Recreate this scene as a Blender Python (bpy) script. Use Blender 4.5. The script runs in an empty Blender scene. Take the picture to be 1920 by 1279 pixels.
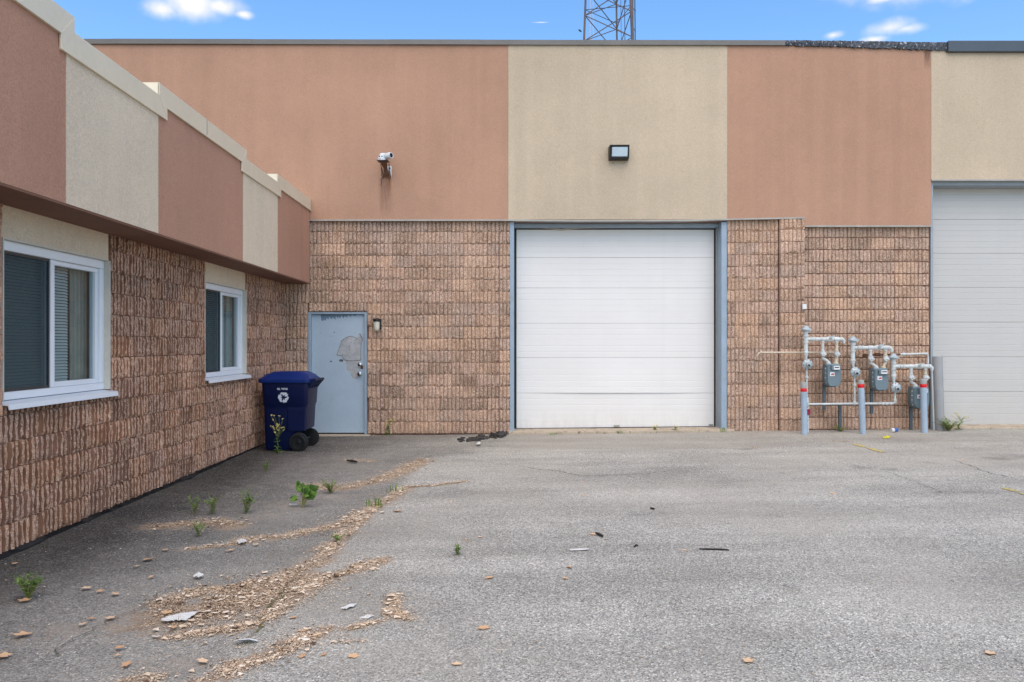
import bpy, math, random
from mathutils import Vector, Matrix, noise as mnoise
R = random.Random(7)
scene = bpy.context.scene
COL = scene.collection

# ------------------------------------------------------------------ camera
F, PX0, PY0, CZ = 1493.333, 962.0, 646.0, 1.55      # focal length in photo pixels, vanishing point, eye height
D = 13.502                                           # distance of the warehouse front
cam_d = bpy.data.cameras.new('camera')
cam = bpy.data.objects.new('camera', cam_d); COL.objects.link(cam)
cam.location = (0, 0, CZ); cam.rotation_euler = (math.radians(90), 0, 0)
cam_d.sensor_width = 36.0; cam_d.lens = 28.0
cam_d.shift_x = -2.0/1920; cam_d.shift_y = 6.5/1920
cam_d.clip_start = 0.05; cam_d.clip_end = 3000
scene.camera = cam

# ------------------------------------------------------------------ sun, sky, exposure
SUN_FROM = Vector((0.05, -0.64, 1.0)).normalized()
sun_d = bpy.data.lights.new('sun', 'SUN'); sun_d.energy = 1.5; sun_d.angle = math.radians(75); sun_d.color = (1.0, 0.85, 0.67)
sun = bpy.data.objects.new('sun', sun_d); COL.objects.link(sun)
sun.rotation_euler = SUN_FROM.to_track_quat('Z', 'Y').to_euler(); sun.location = (-6, -12, 20)
SKY_STRENGTH = 0.15
EXPOSURE = 0.8
world = bpy.data.worlds.new('World'); scene.world = world; world.use_nodes = True
def build_world():
    nt = world.node_tree; N = nt.nodes; L = nt.links; N.clear()
    out = N.new('ShaderNodeOutputWorld'); bg = N.new('ShaderNodeBackground'); bg.inputs['Strength'].default_value = SKY_STRENGTH
    sky = N.new('ShaderNodeTexSky'); sky.sky_type = 'NISHITA'; sky.sun_disc = False
    sky.sun_elevation = math.asin(SUN_FROM.z); sky.sun_rotation = math.atan2(SUN_FROM.x, SUN_FROM.y)
    sky.air_density = 1.0; sky.dust_density = 0.6; sky.ozone_density = 2.5; sky.altitude = 100
    tc = N.new('ShaderNodeTexCoord')
    def math_(op, a, b=None, clamp=False):
        n = N.new('ShaderNodeMath'); n.operation = op; n.use_clamp = clamp
        for i, s in enumerate((a, b)):
            if s is None: continue
            if isinstance(s, (int, float)): n.inputs[i].default_value = s
            else: L.new(s, n.inputs[i])
        return n.outputs[0]
    nz = N.new('ShaderNodeTexNoise'); nz.inputs['Scale'].default_value = 22; nz.inputs['Detail'].default_value = 5; nz.inputs['Roughness'].default_value = 0.5
    L.new(tc.outputs['Generated'], nz.inputs['Vector'])
    total = None
    # fair-weather clouds: direction (from photo pixels), half width, half height
    blobs = [(302,17,.021,.013),(358,8,.036,.019),(415,13,.026,.010),(455,27,.012,.005),(1668,52,.029,.010),(1700,54,.020,.007),(1640,74,.018,.006),
             (1562,66,.013,.005),(1015,42,.010,.0010),(1655,-4,.016,.006),(1790,-60,.09,.03),(700,-160,.12,.05),(1250,-220,.2,.06),(60,-200,.15,.05)]
    for px, py, rx, rz in blobs:
        c = Vector(((px-PX0)/F, 1.0, (PY0-py)/F)).normalized()
        s = N.new('ShaderNodeVectorMath'); s.operation = 'SUBTRACT'; L.new(tc.outputs['Generated'], s.inputs[0]); s.inputs[1].default_value = c
        m = N.new('ShaderNodeVectorMath'); m.operation = 'MULTIPLY'; L.new(s.outputs[0], m.inputs[0]); m.inputs[1].default_value = (1/rx, .4/rx, 1/rz)
        ln = N.new('ShaderNodeVectorMath'); ln.operation = 'LENGTH'; L.new(m.outputs[0], ln.inputs[0])
        v = math_('SUBTRACT', 1.25, ln.outputs['Value'])
        total = v if total is None else math_('MAXIMUM', total, v)
    # broken cloud added out of view to whiten the ambient light; view kept clear
    nz2 = N.new('ShaderNodeTexNoise'); nz2.inputs['Scale'].default_value = 1.1; nz2.inputs['Detail'].default_value = 2
    mp = N.new('ShaderNodeMapping'); mp.inputs['Location'].default_value = (12.596, 18.565, 4.527)
    L.new(tc.outputs['Generated'], mp.inputs['Vector']); L.new(mp.outputs[0], nz2.inputs['Vector'])
    g = math_('MULTIPLY', math_('SUBTRACT', nz2.outputs['Fac'], 0.56), 8.0)
    total = math_('MAXIMUM', total, g)
    total = math_('MAXIMUM', total, -1.0)
    dens = math_('ADD', total, math_('MULTIPLY', math_('SUBTRACT', nz.outputs['Fac'], 0.5), 2.2))
    mr = N.new('ShaderNodeMapRange'); mr.interpolation_type = 'SMOOTHSTEP'; mr.inputs['From Min'].default_value = 0.0; mr.inputs['From Max'].default_value = 1.5
    mr.inputs['To Max'].default_value = 0.9
    L.new(dens, mr.inputs['Value'])
    hs = N.new('ShaderNodeHueSaturation'); hs.inputs['Saturation'].default_value = 1.18; L.new(sky.outputs['Color'], hs.inputs['Color'])
    mix = N.new('ShaderNodeMix'); mix.data_type = 'RGBA'
    L.new(mr.outputs[0], mix.inputs['Factor']); L.new(hs.outputs['Color'], mix.inputs['A']); mix.inputs['B'].default_value = (4.9, 4.55, 4.2, 1)
    L.new(mix.outputs['Result'], bg.inputs['Color']); L.new(bg.outputs[0], out.inputs['Surface'])
build_world()
scene.view_settings.view_transform = 'Standard'; scene.view_settings.look = 'None'
scene.view_settings.exposure = EXPOSURE; scene.view_settings.gamma = 1.0; scene.view_settings.use_curve_mapping = False
scene.render.engine = 'CYCLES'; scene.cycles.use_denoising = True
scene.cycles.max_bounces = 6; scene.cycles.diffuse_bounces = 3; scene.cycles.use_adaptive_sampling = True; scene.cycles.adaptive_threshold = 0.02

# ------------------------------------------------------------------ helpers
def bx(px, Y=D): return (px-PX0)*Y/F
def bz(py, Y=D): return CZ+(PY0-py)*Y/F
def zg(x, y):
    base = 0.0 if x < -3 else (x+3.0)*0.0118 if x < 9 else 0.1416
    if -7 < x < 14 and -2 < y < 14:
        base += 0.010*mnoise.noise(Vector((x*.45, y*.45, 3.1))) + 0.004*mnoise.noise(Vector((x*1.9, y*1.9, 8.2)))
    return base
def gp(px, py):
    Y = F*CZ/(py-PY0)
    for _ in range(5):
        X = (px-PX0)*Y/F; Y = F*(CZ-zg(X, Y))/(py-PY0)
    X = (px-PX0)*Y/F
    return Vector((X, Y, zg(X, Y)))
def lin(r, g, b):
    def c(v):
        v /= 255.0
        return v/12.92 if v <= .04045 else ((v+.055)/1.055)**2.4
    return (c(r), c(g), c(b), 1.0)

class MB:
    def __init__(s): s.v = []; s.f = []; s.m = []
    def add(s, verts, faces, m=0):
        b = len(s.v); s.v.extend([tuple(p) for p in verts]); s.f.extend([tuple(b+i for i in f) for f in faces]); s.m.extend([m]*len(faces)); return s
    def box(s, x0, x1, y0, y1, z0, z1, m=0):
        v = [(x, y, z) for z in (z0, z1) for y in (y0, y1) for x in (x0, x1)]
        return s.add(v, [(0,2,3,1),(4,5,7,6),(0,1,5,4),(2,6,7,3),(0,4,6,2),(1,3,7,5)], m)
    def prism(s, poly, y0, y1, m=0, axis='y'):
        n = len(poly)
        def P(a, b, t): return (a, t, b) if axis == 'y' else ((t, a, b) if axis == 'x' else (a, b, t))
        v = [P(a, b, y0) for a, b in poly] + [P(a, b, y1) for a, b in poly]
        return s.add(v, [tuple(range(n)), tuple(range(2*n-1, n-1, -1))] + [(i, i+n, (i+1) % n+n, (i+1) % n) for i in range(n)], m)
    def loft(s, rings, m=0, cap0=True, cap1=True):
        n = len(rings[0]); v = [p for r in rings for p in r]; f = []
        for k in range(len(rings)-1):
            for i in range(n): f.append((k*n+i, k*n+(i+1) % n, (k+1)*n+(i+1) % n, (k+1)*n+i))
        if cap0: f.append(tuple(range(n-1, -1, -1)))
        if cap1: f.append(tuple((len(rings)-1)*n+i for i in range(n)))
        return s.add(v, f, m)
    def tube(s, pts, r, seg=10, m=0):
        pts = [Vector(p) for p in pts]; rs = r if isinstance(r, (list, tuple)) else [r]*len(pts); rings = []
        t0 = (pts[1]-pts[0]).normalized(); up = Vector((0,0,1)) if abs(t0.z) < .9 else Vector((1,0,0)); a = t0.cross(up).normalized()
        for i, p in enumerate(pts):
            t = (pts[min(i+1, len(pts)-1)]-pts[max(i-1, 0)]).normalized()
            a = (a-t*a.dot(t))
            if a.length < 1e-6: a = t.orthogonal()
            a.normalize(); b = t.cross(a)
            rings.append([p+(a*math.cos(2*math.pi*k/seg)+b*math.sin(2*math.pi*k/seg))*rs[i] for k in range(seg)])
        return s.loft(rings, m)
    def lathe(s, c, ax, prof, seg=20, m=0):
        ax = Vector(ax).normalized(); a = ax.orthogonal().normalized(); b = ax.cross(a); c = Vector(c)
        return s.loft([[c+ax*t+(a*math.cos(2*math.pi*k/seg)+b*math.sin(2*math.pi*k/seg))*max(r, 1e-4) for k in range(seg)] for r, t in prof], m)
    def build(s, name, mats, parent=None, off=None, smooth=False, bevel=0.0):
        me = bpy.data.meshes.new(name)
        if off is None: off = (0, 0, 0)
        o_ = Vector(off)
        me.from_pydata([(p[0]-o_.x, p[1]-o_.y, p[2]-o_.z) for p in s.v], [], s.f)
        if not isinstance(mats, (list, tuple)): mats = [mats]
        for mt in mats: me.materials.append(mt)
        if len(mats) > 1: me.polygons.foreach_set('material_index', s.m)
        if smooth: me.polygons.foreach_set('use_smooth', [True]*len(me.polygons))
        me.update()
        o = bpy.data.objects.new(name, me); COL.objects.link(o)
        if parent is not None: o.parent = parent
        if bevel > 0:
            b = o.modifiers.new('bevel', 'BEVEL'); b.width = bevel; b.segments = 2; b.limit_method = 'ANGLE'; b.angle_limit = math.radians(40)
        if smooth:
            try: me.set_sharp_from_angle(angle=math.radians(42))
            except Exception: pass
        return o
def empty(name, loc, label=None, cat=None, group=None, rz=0.0):
    o = bpy.data.objects.new(name, None); COL.objects.link(o); o.location = loc; o.rotation_euler = (0, 0, rz); o.empty_display_size = .1
    return tag(o, label, cat, group)
def tag(o, label=None, cat=None, group=None, kind=None):
    if label: o['label'] = label
    if cat: o['category'] = cat
    if group: o['group'] = group
    if kind: o['kind'] = kind
    return o
def link_copy(src_mesh, name, parent, loc, rz=0.0):
    o = bpy.data.objects.new(name, src_mesh); COL.objects.link(o); o.parent = parent; o.location = loc; o.rotation_euler = (0, 0, rz); return o
def rr(x0, x1, y0, y1, r, z, n=4):
    pts = []
    for cx, cy, a0 in ((x1-r, y0+r, -90), (x1-r, y1-r, 0), (x0+r, y1-r, 90), (x0+r, y0+r, 180)):
        for k in range(n+1):
            a = math.radians(a0+90*k/n); pts.append((cx+r*math.cos(a), cy+r*math.sin(a), z))
    return pts

# ------------------------------------------------------------------ materials
class NT:
    def __init__(s, name):
        s.mat = bpy.data.materials.new(name); s.mat.use_nodes = True; s.nt = s.mat.node_tree; s.N = s.nt.nodes; s.L = s.nt.links
        s.bsdf = s.N['Principled BSDF']; s.geo = s.N.new('ShaderNodeNewGeometry'); s.P = s.geo.outputs['Position']
    def put(s, sock, v):
        if v is None: return
        if hasattr(v, 'is_output') or isinstance(v, bpy.types.NodeSocket): s.L.new(v, sock)
        else: sock.default_value = v
    def noise(s, scale, detail=4, rough=.55, vec=None, out='Fac', dist=0.0):
        n = s.N.new('ShaderNodeTexNoise'); n.inputs['Scale'].default_value = scale; n.inputs['Detail'].default_value = detail
        n.inputs['Roughness'].default_value = rough; n.inputs['Distortion'].default_value = dist; s.L.new(vec or s.P, n.inputs['Vector']); return n.outputs[out]
    def voro(s, scale, out='Color', vec=None, feature='F1'):
        n = s.N.new('ShaderNodeTexVoronoi'); n.feature = feature; n.inputs['Scale'].default_value = scale; s.L.new(vec or s.P, n.inputs['Vector']); return n.outputs[out]
    def map(s, vec, scale=(1,1,1), loc=(0,0,0)):
        n = s.N.new('ShaderNodeMapping'); n.inputs['Scale'].default_value = scale; n.inputs['Location'].default_value = loc; s.L.new(vec, n.inputs['Vector']); return n.outputs[0]
    def ramp(s, fac, stops):
        n = s.N.new('ShaderNodeValToRGB'); e = n.color_ramp.elements
        e[0].position, e[0].color = stops[0][0], stops[0][1]; e[1].position, e[1].color = stops[-1][0], stops[-1][1]
        for p, c in stops[1:-1]:
            x = e.new(p); x.color = c
        s.L.new(fac, n.inputs['Fac']); return n.outputs['Color']
    def rng(s, fac, a, b, c=0.0, d=1.0):
        n = s.N.new('ShaderNodeMapRange'); n.inputs['From Min'].default_value = a; n.inputs['From Max'].default_value = b
        n.inputs['To Min'].default_value = c; n.inputs['To Max'].default_value = d; s.L.new(fac, n.inputs['Value']); return n.outputs[0]
    def mix(s, fac, a, b, mode='MIX'):
        n = s.N.new('ShaderNodeMix'); n.data_type = 'RGBA'; n.blend_type = mode
        s.put(n.inputs['Factor'], fac); s.put(n.inputs['A'], a); s.put(n.inputs['B'], b); return n.outputs['Result']
    def m(s, op, a, b=None, clamp=False):
        n = s.N.new('ShaderNodeMath'); n.operation = op; n.use_clamp = clamp; s.put(n.inputs[0], a); s.put(n.inputs[1], b); return n.outputs[0]
    def grey(s, fac):   # value -> colour multiplier
        n = s.N.new('ShaderNodeCombineColor'); [s.L.new(fac, n.inputs[i]) for i in range(3)]; return n.outputs[0]
    def attr(s, name, out='Fac'):
        n = s.N.new('ShaderNodeAttribute'); n.attribute_name = name; return n.outputs[out]
    def rand(s):
        n = s.N.new('ShaderNodeObjectInfo'); return n.outputs['Random']
    def sep(s, vec):
        n = s.N.new('ShaderNodeSeparateXYZ'); s.L.new(vec, n.inputs[0]); return n.outputs
    def bump(s, h, strength=.3, dist=.01):
        n = s.N.new('ShaderNodeBump'); n.inputs['Strength'].default_value = strength; n.inputs['Distance'].default_value = dist
        s.L.new(h, n.inputs['Height']); s.L.new(n.outputs[0], s.bsdf.inputs['Normal']); return n
    def done(s, col, rough=.7, metal=0.0, spec=.5):
        s.put(s.bsdf.inputs['Base Color'], col); s.put(s.bsdf.inputs['Roughness'], rough); s.put(s.bsdf.inputs['Metallic'], metal)
        s.bsdf.inputs['Specular IOR Level'].default_value = spec; return s.mat
def plain(name, rgb, rough=.55, metal=0.0, var=.12, vs=3.0, speck=None, bump=0.0, bs=120.0, spec=.5, dirt=None):
    t = NT(name); c = t.mix(1.0, lin(*rgb), t.grey(t.rng(t.noise(vs, 5), .3, .7, 1-var, 1+var)), 'MULTIPLY')
    c = t.mix(1.0, c, t.grey(t.rng(t.noise(vs*9, 4), .3, .7, 1-var*.6, 1+var*.6)), 'MULTIPLY')
    if speck: c = t.mix(t.rng(t.noise(speck[1], 5, .6), speck[2], speck[2]+.04), c, lin(*speck[0]))
    if bump: t.bump(t.noise(bs, 4), bump, .004)
    return t.done(c, rough, metal, spec)

def mat_stucco(name, rgb, streak=.05):
    t = NT(name); c = lin(*rgb)
    c = t.mix(1.0, c, t.grey(t.rng(t.noise(.55, 5, .6), .3, .7, .90, 1.07)), 'MULTIPLY')
    c = t.mix(1.0, c, t.grey(t.rng(t.noise(14, 4, .7, dist=1.5), .25, .75, .93, 1.07)), 'MULTIPLY')
    c = t.mix(1.0, c, t.grey(t.rng(t.noise(62, 3, .75), .3, .7, .84, 1.14)), 'MULTIPLY')
    st = t.noise(1.0, 3, .5, vec=t.map(t.P, (5.5, 5.5, .16)))
    c = t.mix(1.0, c, t.grey(t.rng(st, .42, .68, 1.0, 1.0+streak*1.2)), 'MULTIPLY')
    st2 = t.noise(1.0, 4, .55, vec=t.map(t.P, (3.0, 3.0, .22), (9, 4, 0)))
    c = t.mix(1.0, c, t.grey(t.rng(st2, .5, .78, 1.0, 1.0-streak*1.3)), 'MULTIPLY')
    a = t.noise(120, 4, .65); b = t.noise(30, 3, .5, dist=1.2)
    t.bump(t.m('ADD', a, t.m('MULTIPLY', b, .8)), .55, .006)
    return t.done(c, .93, 0, .25)
M = {}
M['brown'] = mat_stucco('stucco_brown', (178, 140, 116), .045)
M['brown_wing'] = mat_stucco('stucco_brown_wing', (182, 139, 117), .03)
M['cream'] = mat_stucco('stucco_cream', (194, 177, 152), .04)
M['cream_wing'] = mat_stucco('stucco_cream_wing', (218, 202, 178), .03)

def mat_block(name, rgb, groove=False, sp_=1.0):
    t = NT(name); r = t.rand()
    c = t.mix(1.0, lin(*rgb), t.ramp(r, [(0, (.70,.68,.66,1)), (.2, (.96,.90,.82,1)), (.45, (1.04,1.0,.97,1)), (.7, (.86,.86,.87,1)), (.85, (1.02,.93,.82,1)), (1, (1.18,1.13,1.06,1))]), 'MULTIPLY')
    c = t.mix(1.0, c, t.grey(t.rng(t.noise(3.2, 5, .6), .3, .72, .80, 1.14)), 'MULTIPLY')
    if not groove:
        sp = t.voro(105, 'Color'); sx = t.N.new('ShaderNodeSeparateColor'); t.L.new(sp, sx.inputs[0])
        c = t.mix(t.rng(sx.outputs[0], .76, .84, 0, .8*sp_), c, t.mix(1.0, c, (.46,.38,.34,1), 'MULTIPLY'))
        c = t.mix(t.rng(t.noise(50, 4, .72), .52, .61, 0, .75*sp_), c, t.mix(1.0, c, (.52,.44,.40,1), 'MULTIPLY'))
        c = t.mix(t.rng(sx.outputs[1], .80, .88, 0, .8*sp_), c, lin(222, 197, 176))
    # soot and damp stains with their own outlines
    c = t.mix(t.rng(t.noise(2.1, 6, .68, vec=t.map(t.P, (1,1,.7))), .54, .74, 0, .55), c, lin(112, 86, 68))
    c = t.mix(t.rng(t.noise(9, 5, .7), .63, .77, 0, .45), c, lin(96, 72, 60))
    t.bump(t.m('ADD', t.noise(90, 4, .7), t.voro(110, 'Distance')), .8 if not groove else .25, .007)
    return t.done(c, .95, 0, .2)
M['block'] = mat_block('split_block', (210, 183, 162)); M['block_groove'] = mat_block('block_groove', (190, 160, 140), True)
M['wing_block'] = mat_block('wing_split_block', (198, 163, 142), False, .7); M['wing_groove'] = mat_block('wing_block_groove', (146, 110, 90), True)
M['mortar'] = plain('mortar', (128, 96, 84), .95, var=.25, vs=6)
M['joint'] = plain('control_joint', (138, 106, 98), .9)

def mat_asphalt():
    t = NT('asphalt'); px, py, pz = t.sep(t.P)
    strip = t.attr('strip'); dust = t.attr('dust'); damp_shade = t.attr('damp_shade'); smooth = t.attr('smooth')
    sp = t.voro(118, 'Color'); sx = t.N.new('ShaderNodeSeparateColor'); t.L.new(sp, sx.inputs[0])
    old = t.ramp(sx.outputs[0], [(0, lin(112,109,104)), (.18, lin(154,152,143)), (.6, lin(179,175,165)), (.86, lin(202,198,186)), (1, lin(236,232,220))])
    old = t.mix(1.0, old, t.grey(t.rng(t.noise(190, 2, .6), .3, .7, .72, 1.25)), 'MULTIPLY')
    old = t.mix(1.0, old, t.grey(t.rng(t.noise(.7, 6, .65), .32, .68, .80, 1.16)), 'MULTIPLY')
    tr_ = t.noise(1.0, 5, .6, vec=t.map(t.P, (.28, 1.5, 1), (3, 1, 0)))
    old = t.mix(1.0, old, t.grey(t.rng(tr_, .38, .62, .84, 1.10)), 'MULTIPLY')
    new = t.ramp(sx.outputs[1], [(0, lin(58,56,54)), (.5, lin(92,89,85)), (.88, lin(118,114,108)), (1, lin(180,175,166))])
    new = t.mix(1.0, new, t.grey(t.rng(t.noise(.9, 6, .65), .3, .7, .75, 1.25)), 'MULTIPLY')
    nb = t.noise(5, 6, .7)
    sm = t.m('ADD', strip, t.m('MULTIPLY', t.m('MULTIPLY', t.m('SUBTRACT', nb, .5), 1.1), t.m('MULTIPLY', strip, t.m('SUBTRACT', 1.6, strip))), True)
    c = t.mix(sm, old, new)
    # pale dust film, worn patchy
    dn = t.m('MULTIPLY', t.noise(.55, 6, .65, vec=t.map(t.P, (1.0, .8, 1), (4, 2, 0))), 1.0)
    film = t.rng(dn, .44, .66, 0, .8)
    c = t.mix(t.m('MULTIPLY', film, t.m('SUBTRACT', 1.0, t.m('MULTIPLY', sm, .2))), c, t.mix(.6, c, t.mix(sm, lin(182,175,161), lin(142,135,124))))
    c = t.mix(t.m('MULTIPLY', smooth, .62), c, lin(160,152,140))
    dm = t.rng(t.m('ADD', dust, t.m('MULTIPLY', t.m('SUBTRACT', t.noise(9, 7, .75), .5), 1.7)), .25, .8, 0, .85)
    c = t.mix(dm, c, t.mix(1.0, lin(178,166,150), t.grey(t.rng(t.noise(75, 5, .8), .35, .65, .55, 1.35)), 'MULTIPLY'))
    mm = t.rng(t.m('ADD', t.attr('mat'), t.m('MULTIPLY', t.m('SUBTRACT', t.noise(8, 8, .8), .5), 2.6)), .32, .72, 0, .9)
    lc = t.ramp(t.noise(70, 6, .95), [(.30, lin(64,52,44)), (.42, lin(128,106,88)), (.52, lin(188,166,140)), (.62, lin(214,196,172)), (.75, lin(236,224,206))])
    lc = t.mix(t.rng(t.noise(2.6, 5, .65), .48, .66, 0, .6), lc, t.mix(1.0, lc, (.45,.38,.34,1), 'MULTIPLY'))
    c = t.mix(mm, c, lc)
    pm = t.rng(t.m('ADD', damp_shade, t.m('MULTIPLY', t.m('SUBTRACT', t.noise(6, 6, .7), .5), .8)), .35, .7, 0, .7)
    c = t.mix(pm, c, t.mix(1.0, c, (.52,.50,.48,1), 'MULTIPLY'))
    # oil spots
    c = t.mix(t.rng(t.noise(1.3, 3, .5, vec=t.map(t.P, (1,1,1), (7, 3, 1))), .74, .78, 0, .5), c, lin(70,66,62))
    h = t.m('ADD', t.voro(118, 'Distance'), t.m('MULTIPLY', t.noise(300, 2), .5))
    t.bump(h, .75, .008)
    return t.done(c, .95, 0, .2)
M['asphalt'] = mat_asphalt()
M['crack'] = plain('crack_fill', (84, 79, 73), .95, var=.3, vs=20)
M['moss'] = plain('mossy_crack', (112, 108, 70), .95, var=.3, vs=20)
M['concrete'] = plain('concrete', (176, 162, 142), .95, var=.2, vs=5, bump=.4, bs=60, spec=.2, speck=((120,105,88), 14, .6))
M['yellow_paint'] = plain('yellow_paint', (205, 186, 96), .8, var=.3, vs=20, speck=((140,137,130), 30, .5))

def mat_door(name, rgb, top_dirt):
    t = NT(name); px, py, pz = t.sep(t.P)
    c = t.mix(1.0, lin(*rgb), t.grey(t.rng(t.noise(.8, 4), .3, .7, .965, 1.03)), 'MULTIPLY')
    st = t.noise(1.0, 4, .6, vec=t.map(t.P, (6, 6, .12)))
    c = t.mix(t.rng(st, .55, .8, 0, top_dirt*.6), c, lin(150,150,148))
    c = t.mix(t.rng(t.noise(42, 4, .7), .73, .78, 0, .35), c, lin(140,138,132))
    c = t.mix(t.m('MULTIPLY', t.rng(pz, .5, .1), t.rng(t.noise(5, 5, .7, vec=t.map(t.P, (2, 2, .6))), .4, .7, 0, .18)), c, lin(150,144,134))
    return t.done(c, .42, 0, .4)
M['door_white'] = mat_door('garage_white', (230, 227, 221), .07)
M['door_grey'] = mat_door('garage_grey', (194, 192, 186), .08)
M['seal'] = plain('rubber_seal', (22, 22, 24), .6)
M['frame_blue'] = plain('frame_blue_paint', (148, 166, 180), .5, var=.08, vs=4, speck=((70,78,86), 34, .69))
M['frame_grey'] = plain('frame_grey_paint', (150, 160, 166), .5, var=.08, vs=4, speck=((88,92,94), 34, .69))
M['door_blue'] = plain('door_blue_paint', (168, 186, 199), .45, var=.05, vs=2.5, speck=((70,80,90), 60, .76))
M['door_dark_blue'] = plain('door_drip_paint', (108, 132, 150), .5, var=.06)
M['bare'] = plain('bare_primer', (168, 170, 171), .7, var=.2, vs=9, speck=((120,122,126), 26, .60))
M['peel'] = plain('peel_edge', (92, 84, 84), .7)
M['rust'] = plain('rust', (104, 72, 52), .9, var=.35, vs=24)
M['chrome'] = plain('brushed_metal', (200, 200, 200), .22, 1.0, var=.03)
M['trim'] = plain('galvanised_trim', (168, 163, 154), .5, .2, var=.12, vs=6)
M['coping_dark'] = plain('coping_taupe', (112, 108, 102), .45, .3, var=.08, vs=2)
M['coping_slate'] = plain('coping_slate', (76, 84, 90), .4, .3, var=.06, vs=2)
M['coping_cream'] = plain('coping_cream', (220, 210, 186), .4, .1, var=.04, vs=2)
M['membrane'] = plain('torn_membrane', (58, 63, 70), .45, var=.3, vs=18, speck=((176,182,188), 22, .60), bump=1.0, bs=34)
M['tar'] = plain('tar_flashing', (26, 25, 26), .55, var=.4, vs=12, bump=.8, bs=40)
M['vinyl'] = plain('white_vinyl', (226, 231, 236), .35, var=.02, vs=2)
M['caulk'] = plain('cream_caulk', (206, 201, 188), .6, var=.06)
M['interior'] = plain('dark_interior', (40, 38, 36), .9)
M['blind'] = plain('blind_slat', (214, 212, 206), .5, var=.05)
M['curtain'] = plain('curtain_cloth', (168, 160, 146), .9, var=.12, vs=10)
M['roofing'] = plain('roof_gravel', (120, 116, 110), .95, var=.2)
def mat_glass():
    t = NT('window_glass'); t.bsdf.inputs['Base Color'].default_value = (.80, .88, .90, 1); t.bsdf.inputs['Roughness'].default_value = .02
    t.bsdf.inputs['Transmission Weight'].default_value = 1.0; t.bsdf.inputs['IOR'].default_value = 1.45
    # thin pane: straight-through tint plus mirror reflection
    tr = t.N.new('ShaderNodeBsdfTransparent'); tr.inputs[0].default_value = (.80, .88, .90, 1)
    gl = t.N.new('ShaderNodeBsdfGlossy'); gl.inputs['Roughness'].default_value = .015
    fr = t.N.new('ShaderNodeFresnel'); fr.inputs['IOR'].default_value = 1.52
    fc = t.m('MULTIPLY', fr.outputs[0], t.m('SUBTRACT', 1.0, t.geo.outputs['Backfacing'])); mx = t.N.new('ShaderNodeMixShader'); t.L.new(fc, mx.inputs[0]); t.L.new(tr.outputs[0], mx.inputs[1]); t.L.new(gl.outputs[0], mx.inputs[2])
    t.L.new(mx.outputs[0], t.N['Material Output'].inputs['Surface']); return t.mat
M['glass'] = mat_glass()
def mat_screen():
    t = NT('insect_screen'); tr = t.N.new('ShaderNodeBsdfTransparent'); df = t.N.new('ShaderNodeBsdfDiffuse'); df.inputs[0].default_value = lin(72, 84, 88)
    mx = t.N.new('ShaderNodeMixShader'); mx.inputs[0].default_value = .40
    t.L.new(tr.outputs[0], mx.inputs[1]); t.L.new(df.outputs[0], mx.inputs[2]); t.L.new(mx.outputs[0], t.N['Material Output'].inputs['Surface']); return t.mat
M['screen'] = mat_screen()
M['bin_blue'] = plain('cart_blue_plastic', (1, 17, 60), .40, var=.14, vs=5, speck=((70,84,110), 40, .70), bump=.08, bs=200, spec=.35)
M['bin_lid'] = plain('cart_lid_plastic', (6, 38, 104), .42, var=.10, vs=5, bump=.08, bs=200, spec=.35)
M['tyre'] = plain('black_rubber', (15, 16, 17), .6, var=.15)
M['hub'] = plain('black_plastic', (26, 29, 31), .3)
M['print_white'] = plain('white_print', (206, 214, 224), .6, var=.05)
M['meter_grey'] = plain('meter_paint', (106, 124, 130), .5, var=.08, vs=6, speck=((70,76,78), 40, .72))
M['pipe'] = plain('pipe_paint', (198, 203, 200), .5, var=.14, vs=10, speck=((146,132,114), 30, .62))
M['pipe_cream'] = plain('pipe_cream', (206, 194, 170), .6, var=.15, vs=14, speck=((150,100,66), 26, .60))
M['regulator'] = plain('regulator_alloy', (176, 186, 188), .45, .2, var=.08)
M['label_white'] = plain('label_white', (224, 226, 224), .5, var=.03)
M['label_red'] = plain('label_red', (186, 52, 48), .5)
M['label_dark'] = plain('label_ink', (60, 62, 66), .6)
M['strut'] = plain('strut_steel', (86, 98, 104), .5, .3, var=.15)
M['bollard'] = plain('bollard_paint', (158, 176, 190), .55, var=.08, vs=6, speck=((104,104,100), 22, .66))
M['bollard_top'] = plain('bollard_worn_top', (166, 166, 162), .6, var=.1)
M['bollard_grey'] = plain('bollard_grey_paint', (156, 157, 157), .55, var=.08, vs=4, speck=((84,82,80), 24, .70))
M['red_tape'] = plain('red_band', (214, 20, 26), .5, var=.05)
M['black_metal'] = plain('black_enamel', (30, 29, 28), .45, var=.1)
M['lamp_glass'] = plain('lamp_glass', (196, 214, 222), .12, var=.03)
M['frosted'] = plain('frosted_glass', (206, 204, 184), .3, var=.05)
M['camera_white'] = plain('camera_housing', (206, 210, 212), .45, var=.06)
M['lens'] = plain('lens_black', (14, 15, 18), .1)
M['tower_steel'] = plain('weathered_tower_steel', (104, 96, 92), .7, .2, var=.2, vs=1.2, speck=((122,84,66), 1.6, .56))
M['tower_dark'] = plain('tower_cable', (66, 74, 88), .6, var=.1)
M['mast_pale'] = plain('hazed_mast', (176, 188, 206), .8)  # distance haze put into the pale colour
def mat_leaf(name, stops, trans=.25):
    t = NT(name); v = t.attr('tone'); c = t.ramp(v, [(p, lin(*x)) for p, x in stops])
    t.bsdf.inputs['Subsurface Weight'].default_value = 0.0
    return t.done(c, .75, 0, .2)
M['litter'] = mat_leaf('dry_litter', [(0, (66,50,40)), (.18, (132,104,82)), (.38, (202,174,142)), (.75, (230,208,180)), (1, (246,236,220))])
M['dry_leaf'] = mat_leaf('dry_leaf', [(0, (190,142,104)), (.5, (220,180,138)), (.9, (234,204,168)), (1, (214,186,96))])
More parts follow.
